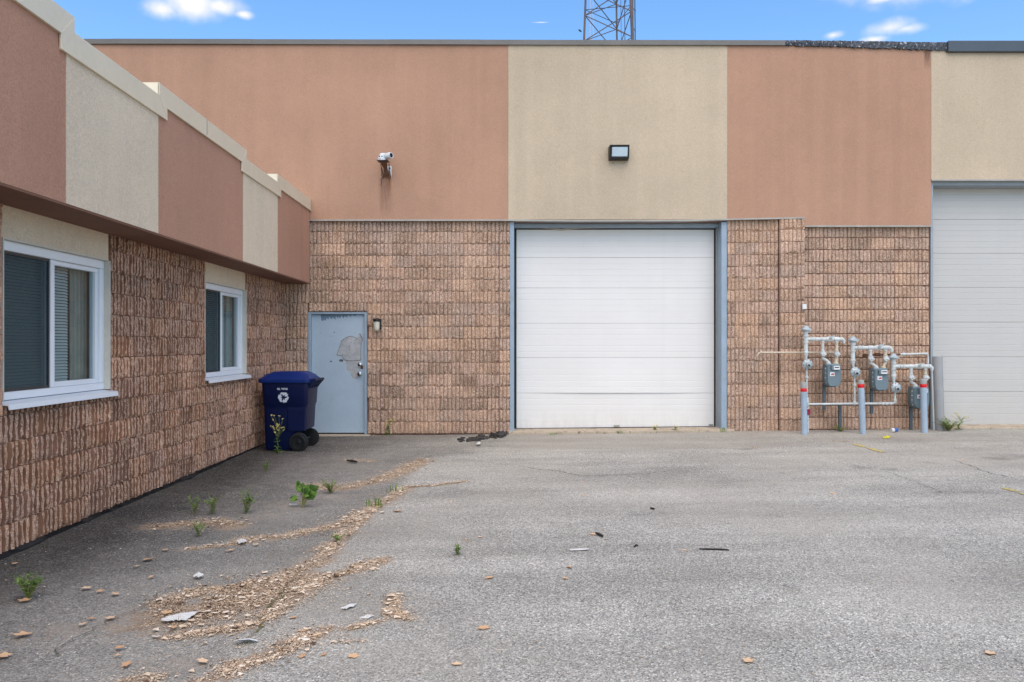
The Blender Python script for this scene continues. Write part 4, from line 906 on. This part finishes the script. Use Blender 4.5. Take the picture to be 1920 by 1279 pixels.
mb = MB().tube([a(1567, 661), a(1427, 661), a(1421.5, 663), a(1420, 668), a(1417.5, 672, 13.42), a(1417, 673, 13.52)], .015, 10); collar(mb, a(1427, 661), (1,0,0), .021, .03); collar(mb, a(1418, 672, 13.43), (.3,1,-.2), .028, .05)
mb.build('pipe', M['pipe_cream'], VP, off=VP.location, smooth=True)
VQ = empty('vent_pipe', (gxp(1720), 13.30, bz(663, 13.3)), 'thin white pipe with an elbow above the lowest gas meter set', 'pipe')
a = lambda px, py, Y=13.30: (bx(px, Y), Y, bz(py, Y))
mb = MB().tube([a(1688, 664.5), a(1734, 663), a(1739, 664.5), a(1740, 669), a(1740, 684)], .017, 10); collar(mb, a(1694, 664.3), (1,0,0), .026, .05); collar(mb, a(1737.5, 663.5), (1,0,-.5), .024, .03); mb.build('pipe', M['pipe'], VQ, off=VQ.location, smooth=True)
mb = MB().tube([a(1620, 666), a(1688, 664.5)], .014, 10); collar(mb, a(1622, 667), (1,0,0), .035, .05); collar(mb, a(1645, 665), (1,0,0), .03, .09); mb.build('rusty_pipe', M['rust'], VQ, off=VQ.location, smooth=True)
PV = empty('conduit_pipe', (bx(1750.5, 13.3), 13.30, .1), 'slim white conduit rising beside the grey door frame behind the broad bollard', 'pipe')
MB().tube([(bx(1747.5, 13.3), 13.3, bz(693, 13.3)), (bx(1751.5, 13.3), 13.3, zg(7, 13.3)-.03)], .014, 10).build('pipe', M['pvc'], PV, off=PV.location, smooth=True)

# ------------------------------------------------------------------ bollards
def bollard(pt, pb, Y, r, band, label, mats, cap=0.05):
    xt, xb = bx(pt[0], Y), bx(pb[0], Y); zt = bz(pt[1], Y); zb = zg(xb, Y)
    root = empty('bollard', (xb, Y, zb), label, 'bollard', 'steel bollards guarding the gas meters'); off = root.location.copy()
    A, Bm = Vector((xb, Y, zb-.05)), Vector((xt, Y, zt)); ax = (Bm-A).normalized(); L_ = (Bm-A).length
    n = 10; mb = MB().lathe(A, ax, [(r*(1+R.uniform(-.006, .006)), L_*k/n) for k in range(n+1)]+[(r*.85, L_+.004)], 26)
    mb.build('post', mats[0], root, off=off, smooth=True)
    if band:
        z0 = (bz(band[1], Y)-zb+.05); z1 = (bz(band[0], Y)-zb+.05)
        MB().lathe(A, ax, [(r*1.001, z0), (r*1.014, z0+.001), (r*1.014, z1-.001), (r*1.001, z1)], 26).build('red_band', M['red_tape'], root, off=off, smooth=True)
        MB().lathe(A, ax, [(r*1.0, z1), (r*1.008, z1+.001), (r*1.008, L_-.002), (r*.98, L_+.003), (.02, L_+.006)], 26).build('worn_top', M['bollard_top'], root, off=off, smooth=True)
    return root
BMt = (M['bollard'],)
bollard((1506.5, 717), (1508.5, 815), 12.93, .049, (728, 734.5), 'thin blue-grey bollard with red band in front of the first gas meter riser', BMt)
bollard((1614, 713), (1618, 815), 12.93, .049, (720, 727), 'thin blue-grey bollard with red band between the first and second gas meters', BMt)
bollard((1731, 711), (1733.5, 812), 12.98, .051, (720, 726.5), 'thin blue-grey bollard with red band in front of the lowest gas meter', BMt)
bollard((1757.5, 668.5), (1762, 800), 13.28, .078, None, 'broad plain grey bollard leaning at the corner of the right garage door', (M['bollard_grey'],))

# ------------------------------------------------------------------ plants
def tone(me, vals):
    a = me.attributes.new('tone', 'FLOAT', 'FACE'); a.data.foreach_set('value', vals)
def leaf_geo(mb, tv, p, d, up, l, w, t):
    d = d.normalized(); s = d.cross(up).normalized(); n = s.cross(d); mid = p+d*l*.5+n*l*.05
    b = len(mb.v); mb.v += [tuple(p), tuple(mid-s*w*.5-n*w*.15), tuple(p+d*l-n*l*.12), tuple(mid+s*w*.5-n*w*.15), tuple(mid)]
    mb.f += [(b, b+1, b+4), (b+1, b+2, b+4), (b+2, b+3, b+4), (b+3, b, b+4)]; mb.m += [0]*4; tv += [t]*4
def weed(name, label, px, py, h, kind, spread=.1, seed=1, dens=1.0, group='weeds growing through the asphalt', loc=None):
    r = random.Random(seed); h *= .88; g = loc or gp(px, py); root = empty(name, g, label, 'weed', group)
    st = MB(); lf = MB(); tv = []; fl = MB()
    V = Vector
    if kind == 'grass':
        for _ in range(int(26*dens)):
            a = r.uniform(0, 6.283); o = V((r.gauss(0, spread*.35), r.gauss(0, spread*.35), 0)); l = h*r.uniform(.5, 1.1); b = V((math.cos(a), math.sin(a), 0))*l*r.uniform(.15, .7); w = .006+h*.02
            s = V((-math.sin(a), math.cos(a), 0))*w; p1 = o+b*.35+V((0,0,l*.6)); p2 = o+b+V((0,0,l*.85)); i = len(lf.v)
            lf.v += [tuple(o-s*.5), tuple(o+s*.5), tuple(p1+s*.45), tuple(p1-s*.45), tuple(p2)]; lf.f += [(i,i+1,i+2,i+3), (i+3,i+2,i+4)]; lf.m += [0,0]; tv += [r.uniform(.3, 1)]*2
        st.tube([(0,0,-.01), (0,0,h*.3)], .003, 5)
    elif kind == 'tall':
        n = 9; pts = [V((0,0,-.01))]
        for k in range(n): pts.append(pts[-1]+V((r.uniform(-.01,.016), r.uniform(-.01,.01), h*.62/n)))
        st.tube(pts, [.006-.003*i/n for i in range(n+1)], 6)
        for k in range(int(70*dens)):
            t = r.random()**1.5; q = pts[int(t*n)]; a = r.uniform(0, 6.283); leaf_geo(lf, tv, q, V((math.cos(a), math.sin(a), r.uniform(.1,.8))), V((0,0,1)), (.09-.05*t)*r.uniform(.6,1.1), .022, r.uniform(.25, 1))
        for k in range(int(16*dens)):
            q = pts[n-r.randrange(0, 4)]; a = r.uniform(0, 6.283); e = q+V((math.cos(a)*spread*r.uniform(.3,1.1), math.sin(a)*spread*.5, h*r.uniform(.08,.38))); m_ = q.lerp(e, .5)+V((0,0,-.01))
            st.tube([q, m_, e], [.0025,.002,.0015], 5)
            for z in range(3): fl.lathe(e+V((r.uniform(-.012,.012), r.uniform(-.012,.012), r.uniform(-.005,.012))), (r.uniform(-.3,.3), r.uniform(-.3,.3), 1), [(.003,0),(.008,.006),(.006,.010),(.001,.012)], 6)
            for z in range(3): leaf_geo(lf, tv, q.lerp(e, r.random()), V((math.cos(a), math.sin(a), .6)), V((0,0,1)), .025, .008, r.uniform(.4,1))
    elif kind == 'broad':
        for k in range(int(9*dens)):
            a = r.uniform(0, 6.283); e = V((math.cos(a)*spread*r.uniform(.1,.8), math.sin(a)*spread*r.uniform(.1,.6), h*r.uniform(.35,1))); st.tube([(0,0,-.01), e*.5+V((0,0,h*.08)), e], [.004,.003,.002], 6)
            for z in range(4):
                q = (e*.5+V((0,0,h*.08))).lerp(e, .15+.85*z/3); b = a+r.uniform(-1.3,1.3); leaf_geo(lf, tv, q, V((math.cos(b), math.sin(b)*.5, r.uniform(-.3,.9))), V((.1,-.9,.6)), .07*r.uniform(.7,1.15), .055*r.uniform(.8,1.1), r.uniform(.1,.8))
    else:  # bushy
        for k in range(int(16*dens)):
            a = r.uniform(0, 6.283); e = V((math.cos(a)*spread*r.uniform(.2,1), math.sin(a)*spread*r.uniform(.2,.9), h*r.uniform(.4,1))); m_ = e*.45+V((0,0,h*.1)); st.tube([(0,0,-.01), m_, e], [.0028,.002,.0012], 5)
            for z in range(9):
                q = m_.lerp(e, r.random()) if r.random() < .7 else m_*r.random(); b = r.uniform(0, 6.283); leaf_geo(lf, tv, q, V((math.cos(b), math.sin(b), r.uniform(0,1))), V((0,0,1)), (.022+.08*min(h,.4))*r.uniform(.6,1.2), .009+.02*min(h,.4), r.uniform(.2,1))
    st.build('stem', M['stem'], root)
    o = lf.build('foliage', M['green'], root); tone(o.data, tv)
    if fl.v: fl.build('flower_head', M['flower'], root)
    return root
weed('tall_weed', 'tall flowering weed with yellow heads in front of the blue recycling cart', 521, 849, .66, 'tall', .12, 3, 1.3)
weed('leafy_seedling', 'broad-leaved green seedling standing alone in the sandy asphalt', 568, 950, .26, 'broad', .16, 4, 1.3)
weed('weed', 'small bushy green weed just behind the broad-leaved seedling', 620, 923, .14, 'bush', .14, 5, 1.2)
weed('weed', 'upright reddish-green weed left of the broad-leaved seedling', 462, 961, .28, 'bush', .09, 6, 1.1)
weed('weed', 'feathery weed left of the upright one in the litter', 398, 962, .22, 'bush', .10, 7, .8)
weed('weed', 'slim feathery weed at the left end of the row of weeds', 364, 962, .20, 'bush', .06, 8, .6)
weed('weed', 'dark green rosette weed near the foot of the wing at lower left', 53, 1122, .17, 'bush', .11, 9, 1.5)
weed('grass_tuft', 'bright grass tuft on the litter band right of the seedling', 705, 950, .12, 'grass', .12, 10, 1.1)
weed('grass_tuft', 'thin grass tuft just above the bright tuft on the litter band', 742, 922, .10, 'grass', .12, 11, .6)
weed('weed', 'tiny weed on the dark asphalt between the cart and the row of weeds', 499, 884, .16, 'bush', .06, 12, .5)
weed('weed', 'tiny green weed in litter below the row of weeds', 372, 1004, .13, 'bush', .06, 13, .5)
weed('weed', 'low weed growing in the narrow litter band in mid yard', 634, 1014, .05, 'bush', .07, 14, .5)
weed('weed', 'sparse sprig alone on the bare grey asphalt in mid yard', 858, 1040, .10, 'bush', .05, 15, .5)
weed('weed', 'straggly flowering weed at the block wall right of the blue door', 728, 816, .36, 'tall', .14, 16, .9)
weed('weed', 'thin flowering weed nearest the blue door at the block wall', 712, 815, .34, 'tall', .06, 17, .35)
weed('weed', 'bright bushy weed at the foot of the wall left of the asphalt rubble', 829, 815, .19, 'bush', .10, 18, 1.2)
weed('weed', 'low bright green weed under the first gas meter', 1577, 809, .12, 'bush', .16, 19, 1.4)
weed('weed', 'upright green weed right of the middle bollard', 1632, 805, .18, 'bush', .08, 20, .9)
weed('weed', 'big bright green clump at the foot of the broad grey bollard', 1778, 808, .26, 'bush', .26, 21, 3.6)
weed('weed', 'wispy flowering weed leaning from the big clump at the right garage door', 1797, 806, .36, 'tall', .22, 22, .8)
weed('weed', 'weed behind the third banded bollard', 1741, 803, .34, 'bush', .10, 24, 1.0)
weed('grass_tuft', 'grass tuft at the right jamb of the white garage door', 1355, 810, .12, 'grass', .09, 25, .8)
weed('grass_tuft', 'grass tuft at the middle of the white garage door threshold', 1160, 813, .08, 'grass', .09, 26, .7)
weed('grass_tuft', 'small grass tuft near the left end of the white garage door threshold', 1038, 815, .05, 'grass', .10, 27, .6)
TY = D-.02
for px, s, lb in ((1229, 31, 'tiny sprig against the white garage door left of its twin'), (1265, 32, 'tiny sprig against the white garage door right of its twin')):
    weed('weed', lb, 0, 0, .10, 'tall', .06, s, .35, loc=Vector((X(px), TY, Z(806.3))))

# ------------------------------------------------------------------ litter, leaves, rubbish
def litter():
    mb = MB(); tv = []; r = random.Random(5)
    for pts, w, n, dk in LITG:
        for a, b in zip(pts, pts[1:]):
            L_ = (b-a).length; t = (b-a).normalized(); s = Vector((-t.y, t.x, 0))
            for _ in range(int(n*L_*10.0)):
                p = a.lerp(b, r.random())+s*r.gauss(0, w*(.5 if r.random() < .8 else 1.1))+t*r.gauss(0, .05)
                if mnoise.noise(Vector((p.x*5.5, p.y*5.5, 2))) < -.22+.1*r.random() and r.random() < .85: continue
                z = zg(p.x, p.y)-(.010 if p.x < strip_edge(p.y) else 0)+.003+r.random()*.006
                l = r.choice((.004, .005, .006, .007, .009, .011, .015))*r.uniform(.7, 1.3) if r.random() < .985 else r.uniform(.025, .045); wd = l*r.uniform(.35, .8); an = r.uniform(0, 6.283)
                d = Vector((math.cos(an), math.sin(an), r.uniform(-.18, .18))); q = Vector((-math.sin(an), math.cos(an), r.uniform(-.18, .18))); k = len(mb.v); c = Vector((p.x, p.y, z))
                mb.v += [tuple(c-d*l*.5), tuple(c-q*wd*.5+Vector((0,0,l*.15))), tuple(c+d*l*.5), tuple(c+q*wd*.5+Vector((0,0,l*.15)))]
                mb.f += [(k, k+1, k+2), (k, k+2, k+3)]; mb.m += [0, 0]
                if r.random() < .0025:   # a flat leaf fragment
                    L2 = r.uniform(.012, .030); k2 = len(mb.v); n2 = 7; mb.v += [tuple(c+Vector((math.cos(6.283*i/n2+an)*L2*r.uniform(.5, 1.1), math.sin(6.283*i/n2+an)*L2*r.uniform(.35, .8), .006+r.uniform(-.003, .006)))) for i in range(n2)]+[tuple(c+Vector((0, 0, .009)))]
                    mb.f += [(k2+i, k2+(i+1) % n2, k2+n2) for i in range(n2)]; mb.m += [0]*n2; pend = [r.uniform(.55, .95)]*n2
                else: pend = []
                v = max(0, min(1, r.betavariate(2.0, 1.3)-dk*r.uniform(0, 1.0)-max(0, mnoise.noise(Vector((p.x*3.1, p.y*3.1, 7))))*.6*r.random())); tv += [v, v]+pend
    # thin scatter over the dark strip
    for _ in range(1500):
        y = r.uniform(3.2, 12.8); x = strip_edge(y)-abs(r.gauss(0, 1.1))+.3
        if x < -3.6: continue
        l = r.uniform(.006, .02); an = r.uniform(0, 6.283); c = Vector((x, y, zg(x, y)+.004)); d = Vector((math.cos(an), math.sin(an), .1)); q = Vector((-math.sin(an), math.cos(an), .1)); k = len(mb.v)
        mb.v += [tuple(c-d*l*.5), tuple(c-q*l*.3), tuple(c+d*l*.5), tuple(c+q*l*.3)]; mb.f += [(k,k+1,k+2),(k,k+2,k+3)]; mb.m += [0,0]; v = r.random(); tv += [v, v]
    o = mb.build('leaf_litter', M['litter']); tone(o.data, tv)
    tag(o, 'drifts of crumbled tan and brown leaf litter along the asphalt edge', 'leaf litter', kind='stuff'); return len(mb.f)
litter()
LEAF_LABEL = {(663,1232): 'dry leaf on pale asphalt below the small triangular litter patch', (907,1179): 'large dry leaf alone in the lower middle of the yard', (917,1085): 'dry leaf in mid yard above the large lone leaf', (857,1247): 'dry leaf near the bottom edge below the large lone leaf',
  (1067,1065): 'dry leaf just below the straight white plastic strip', (1112,1003): 'pale leaf touching the short black stick', (1137,1012): 'small leaf fragment right of the short black stick', (1562,926): 'dry leaf alone on the asphalt below the gas meters', (1403,1241): 'long dry leaf by the bottom edge right of centre',
  (1857,1227): 'pale leaf in the lower right corner of the yard', (1805,864): 'small leaf in front of the right garage door', (1092,904): 'small leaf just below the curved crack in front of the garage door', (1098,930): 'yellowish leaf scrap below the curved crack', (845,941): 'small leaf right of the bright grass tuft',
  (5,1231): 'leaf cut by the left edge near the bottom corner', (46,1127): 'leaf under the green rosette weed at lower left', (524,849): 'brown leaf at the foot of the tall weed by the cart', (1283,1033): 'tiny brown leaf just left of the long black strip', (1060,1086): 'tiny leaf below the white plastic strip', (900,1008): 'reddish leaf right of the sprig in mid yard', (745,960): 'dark crumpled leaf right of the bright grass tuft'}
def dry_leaf(px, py, size, seed):
    r = random.Random(seed); g = gp(px, py); n = 13; mb = MB(); rot = r.uniform(0, 6.283); cu = r.uniform(.2, .8)*size; asp = r.uniform(.55, .8)
    def pt(a, k):
        rad = size*.5*k*(1+.30*math.sin(a*5+seed)*k+r.uniform(-.07, .07)*k); x, y = rad*math.cos(a), rad*math.sin(a)*asp; z = .006+cu*.5*(y/size)**2*4*.4+cu*.25*(x/size)**2
        return (x*math.cos(rot)-y*math.sin(rot), x*math.sin(rot)+y*math.cos(rot), z)
    v = [(0, 0, .006)]+[pt(6.283*i/n, .55) for i in range(n)]+[pt(6.283*i/n, 1) for i in range(n)]
    f = [(0, 1+i, 1+(i+1) % n) for i in range(n)]+[(1+i, 1+n+i, 1+n+(i+1) % n, 1+(i+1) % n) for i in range(n)]
    mb.add(v, f); o = mb.build('dry_leaf', M['dry_leaf']); o.location = (g.x, g.y, g.z); o.rotation_euler = (r.uniform(-.12, .12), r.uniform(-.12, .12), 0)
    t = r.uniform(.1, .85); tone(o.data, [min(1, t+r.uniform(-.06, .06)) for _ in f])
    tag(o, LEAF_LABEL.get((px, py)) or ('curled tan leaf on the dark strip between wing and litter' if px < 330 else 'curled tan leaf lying among the litter drifts' if px < 770 else 'curled tan leaf on the pale asphalt'), 'leaf', 'single dry leaves on the asphalt')
for i, (px, py, s) in enumerate(((278,1050,.10),(310,1032,.06),(256,1063,.06),(162,1104,.08),(187,1110,.06),(216,1115,.07),(283,1083,.06),(28,1058,.06),(42,1192,.10),(155,1172,.07),(171,1161,.05),(207,1160,.08),(225,1216,.06),(220,1231,.05),(237,1247,.07),
        (380,1241,.08),(325,1178,.06),(567,1232,.06),(607,1229,.05),(663,1232,.07),(907,1179,.08),(917,1085,.08),(857,1247,.06),(753,1151,.07),(735,1117,.07),(568,1184,.08),(595,1192,.06),(550,1160,.06),(745,960,.12),(432,1033,.08),(480,1022,.06),(1067,1065,.07),
        (1112,1003,.06),(1137,1012,.04),(1562,926,.07),(1403,1241,.09),(1857,1227,.08),(1805,864,.06),(1092,904,.05),(1098,930,.05),(845,941,.06),(5,1231,.10),(46,1127,.08),(524,849,.10),(1283,1033,.04),(1060,1086,.05),(900,1008,.05),(313,1150,.07))):
    dry_leaf(px, py, s*.82, 100+i)
def scrap(name, label, cat, pts, h, mat, curl=.01):
    ex = max(p[0] for p in pts)-min(p[0] for p in pts)
    if ex > 8 and name != 'plastic_strip': pts = [(a[0]+(b[0]-a[0])*k/4+(R.uniform(-.016, .016)*ex if k else 0), a[1]+(b[1]-a[1])*k/4+(R.uniform(-.006, .006)*ex if k else 0)) for a, b in zip(pts, pts[1:]+pts[:1]) for k in range(4)]
    P = [gp(*p) for p in pts]; c = sum(P, Vector())/len(P); n = len(P); mb = MB()
    v = [((p.x-c.x)*R.uniform(.8, 1.1), (p.y-c.y)*R.uniform(.8, 1.1), p.z-c.z+h*R.uniform(.6, 1.2)) for p in P]+[(0, 0, h+curl)]+[((p.x-c.x)*.5, (p.y-c.y)*.5, p.z-c.z+h+curl*R.uniform(-.3, .6)) for p in P]
    mb.add(v, [(i, (i+1) % n, n+1+(i+1) % n, n+1+i) for i in range(n)]+[(n+1+i, n+1+(i+1) % n, n) for i in range(n)])
    o = mb.build(name, mat); o.location = c; sd = o.modifiers.new('thickness', 'SOLIDIFY'); sd.thickness = .0015; tag(o, label, cat); return o
scrap('torn_paper', 'largest torn white paper sheet lying in the leaf litter', 'litter', [(300,1166),(312,1160),(324,1158),(332,1163),(348,1154),(376,1149),(366,1158),(352,1166),(336,1168),(328,1166),(314,1169)], .012, M['paper'], .02)
scrap('torn_paper', 'slanted white paper strip on the asphalt right of the leaf litter', 'litter', [(638,1144),(655,1137),(670,1135),(662,1141),(645,1146)], .012, M['paper'])
scrap('torn_paper', 'folded white scrap at the upper edge of the big litter patch', 'litter', [(360,1084),(368,1080),(381,1079),(382,1083),(372,1087)], .015, M['paper'], .02)
scrap('torn_paper', 'crumpled white scrap at the left end of the upper litter band', 'litter', [(444,1018),(452,1014),(462,1016),(458,1021),(448,1022)], .015, M['paper'], .02)
scrap('torn_paper', 'faint white scrap beside the small triangular litter patch', 'litter', [(672,1162),(690,1155),(702,1156),(690,1162)], .008, M['paper'])
scrap('foam_piece', 'small white foam lump in front of the asphalt rubble', 'litter', [(893,834),(897,832),(901,833),(901,837),(894,838)], .03, M['paper'], .02)
scrap('wrapper', 'flat yellow wrapper lying in front of the blue and white cup', 'litter', [(1655,821),(1662,818),(1671,818),(1668,822),(1658,823)], .008, M['wrapper'])
scrap('plastic_strip', 'straight white plastic strip lying on the grey asphalt', 'litter', [(1069,1031.5),(1070,1034.5),(1086,1033.5),(1103,1033),(1104,1030),(1086,1030.5)], .010, M['paper'], .004)
# cone-shaped paper shell
g = gp(460, 1207); o = MB().loft([[(x*.06*s, y*.02*s+k*.02, .012+z*.03*s) for x, y, z in ((-1,0,0),(-.4,-.8,.4),(.4,-.7,.5),(1,.1,0),(.4,.8,-.2),(-.4,.8,-.2))] for k, s in ((0, 1), (.6, 1.05), (1.4, .7))], cap0=False).build('paper_shell', M['paper']); o.location = g; tag(o, 'open white paper shell lying on the weedy crack near the bottom edge', 'litter')
g = gp(1677, 811); CUP = empty('paper_cup', g, 'crushed blue and white paper cup lying near the wall between bollards', 'cup')
MB().lathe((-.055, 0, .036), (1, .1, .06), [(.034, 0), (.036, .002), (.034, .05), (.032, .052)], 16).build('rim', M['paper'], CUP, smooth=True); MB().lathe((-.005, .005, .039), (1, .1, .06), [(.0335, 0), (.030, .06), (.022, .064), (.004, .065)], 16).build('sleeve', M['cup_blue'], CUP, smooth=True)
def stick(name, label, pts, r):
    P = [gp(*p)+Vector((0,0,r*1.05)) for p in pts]; c = P[0].copy(); mb = MB().tube([p-c for p in P], [r*.6]+[r]*(len(P)-2)+[r*.7], 7); o = mb.build(name, M['stick'], smooth=True); o.location = c; return tag(o, label, 'litter')
stick('black_strip', 'long thin curved black strip lying on the asphalt', [(1311,1031),(1328,1031.6),(1350,1032),(1367,1033)], .007)
stick('stick', 'short black stick beside a leaf left of the black strip', [(1117,1002),(1123,1004.5),(1130,1008)], .012)
stick('stick', 'short dark stick on the litter patch near the cart', [(651,866),(660,867),(669,869)], .018)
stick('stick', 'tiny black twig in mid yard', [(1219,955),(1223,955.5),(1227,956.5)], .010)
stick('stick', 'bent dark twig between the white strip and the black strip', [(1189,1027),(1193,1024),(1196,1025)], .008)
g = gp(557, 948); o = MB().tube([(-.06, 0, .01), (.0, .01, .01)], .006, 7).tube([(-.075, 0, .011), (-.06, 0, .01)], .008, 7).build('cigarette_end', [M['paper'], M['flower']]); o.location = g; tag(o, 'cigarette end with yellow tip beside the broad-leaved seedling', 'litter')
# broken asphalt beside the garage door
def rubble():
    r = random.Random(11); root = empty('asphalt_rubble', gp(915, 824), 'heap of broken black asphalt lumps left of the white garage door', 'rubble'); off = root.location.copy()
    for k in range(46):
        t = r.random(); px = 862+84*t; g = gp(px, 827-9*t+r.uniform(-5, 4)); s = r.uniform(.014, .036)*(1+.3*(t > .7)); pts = []
        for i in range(8): pts.append(Vector((r.choice((-1,1))*r.uniform(.5,1), r.choice((-1,1))*r.uniform(.5,1), 0)))
        v = [((x+r.uniform(-.35,.35))*s*1.3, (y+r.uniform(-.35,.35))*s, (z+r.uniform(-.3,.3))*s*.6+s*.3) for x in (-1,1) for y in (-1,1) for z in (-1,1)]; a = r.uniform(0, 6.28)
        v = [(x*math.cos(a)-y*math.sin(a)+g.x, x*math.sin(a)+y*math.cos(a)+g.y, z+g.z+(.04*r.random() if t > .75 else 0)) for x, y, z in v]
        MB().add(v, [(0,1,3,2),(4,6,7,5),(0,4,5,1),(2,3,7,6),(0,2,6,4),(1,5,7,3)]).build('lump', M['rubble'], root, off=off, bevel=.004)
rubble()
def pebbles():
    r = random.Random(21); mb = MB()
    for _ in range(1500):
        if r.random() < .55: p = gp(r.uniform(1380, 1900), r.uniform(806, 826) + (0 if r.random() < .8 else r.uniform(0, 60)))
        elif r.random() < .5: p = gp(r.uniform(600, 960), r.uniform(815, 850))
        else: p = gp(r.uniform(0, 1900), r.uniform(880, 1270))
        if p.y > 13.38 or p.x < -3.6: continue
        s = r.uniform(.003, .010); c = p; v = [(c.x+x*s*r.uniform(.6,1.3), c.y+y*s*r.uniform(.6,1.3), c.z+.003+(z+.7)*s*.5) for x, y, z in ((1,0,0),(0,1,0),(-1,0,0),(0,-1,0),(0,0,1))]
        mb.add(v, [(0,1,4),(1,2,4),(2,3,4),(3,0,4)])
    o = mb.build('gravel', M['concrete']); tag(o, 'loose grit scattered over the asphalt', 'gravel', kind='stuff')
pebbles()

# ------------------------------------------------------------------ lattice tower behind the warehouse
TYD = 42.0; ts = TYD/F
def tp(px, py, dy=0.0): Y = TYD+dy; return Vector(((px-PX0)*TYD/F, Y, CZ+(PY0-py)*TYD/F))
TW = empty('lattice_tower', ((1140-PX0)*ts, TYD+.7, 0), 'rusty steel lattice tower rising behind the warehouse roof', 'tower'); toff = TW.location.copy()
tb = lambda mb, n, m, **k: mb.build(n, m, TW, off=toff, **k)
H0, H1 = 0.0, 27.0
def legp(i, z):
    zr = CZ+(PY0-78)*ts; k = 1.0+(zr-z)*.030
    xs = ((1095-1140)*ts, (1183-1140)*ts, (1166-1140)*ts)[i]; yy = (0.0, -.55, 1.9)[i]
    return Vector(((1140-PX0)*ts+xs*k, TYD+yy*k, z))
for i, r_ in ((0, .055), (1, .085), (2, .05)): tb(MB().tube([legp(i, H0), legp(i, H1)], r_, 8), 'leg', M['tower_steel'])
lv = [H0+1.35*k for k in range(20)]
for k in range(len(lv)-1):
    for i, j in ((0, 1), (1, 2), (0, 2)):
        tb(MB().tube([legp(i, lv[k]), legp(j, lv[k+1])], .026, 6), 'brace', M['tower_steel']); tb(MB().tube([legp(j, lv[k]), legp(i, lv[k+1])], .026, 6), 'brace', M['tower_steel'])
        if k % 2 == 0: tb(MB().tube([legp(i, lv[k]+.3), legp(j, lv[k]+.3)], .018, 6), 'girt', M['tower_dark'])
for px, r_ in ((1190, .022), (1193.5, .03), (1174, .02), (1167, .014)): x = (px-PX0)*ts; tb(MB().tube([(x+.12, TYD+.4, 0), (x, TYD+.4, 17), (x-.1, TYD+.4, H1)], r_, 6), 'cable', M['tower_dark'])
for k in range(24): z = .8+1.08*k; a_, b_ = legp(1, z), Vector(((1194-PX0)*ts, TYD+.4, z+.15)); tb(MB().tube([a_, b_], .02, 5), 'cable_bracket', M['tower_dark'])
FM = empty('radio_mast', ((1109.5-PX0)*160/F, 160, 0), 'faint thin radio mast far behind the lattice tower', 'mast')
mb = MB(); x0 = FM.location.x
for s in (-.35, .35): mb.tube([(s, 0, 0), (s*.8, 0, 80)], .06, 5)
for k in range(54): mb.tube([(-.34, 0, 1.5*k), (.34, 0, 1.5*k+.9)], .035, 4)
mb.build('lattice', M['mast_pale'], FM)
b0 = tp(1087.5, 57); BD = empty('bird', b0, 'tiny dark bird in the sky left of the lattice tower', 'bird')
MB().lathe((-.09, 0, .05), (1, .2, -.7), [(.004, 0), (.035, .05), (.045, .11), (.03, .17), (.02, .2), (.004, .23)], 10).add([(0,0,.0),(-.09,.02,.12),(-.02,.12,.07),(.03,.0,-.02)], [(0,1,2,3)]).add([(0,0,.0),(.10,-.02,.02),(.05,-.12,-.04),(-.01,0,-.02)], [(0,1,2,3)]).build('body', M['stick'], BD)
print('blocks', nblk[0], nw)
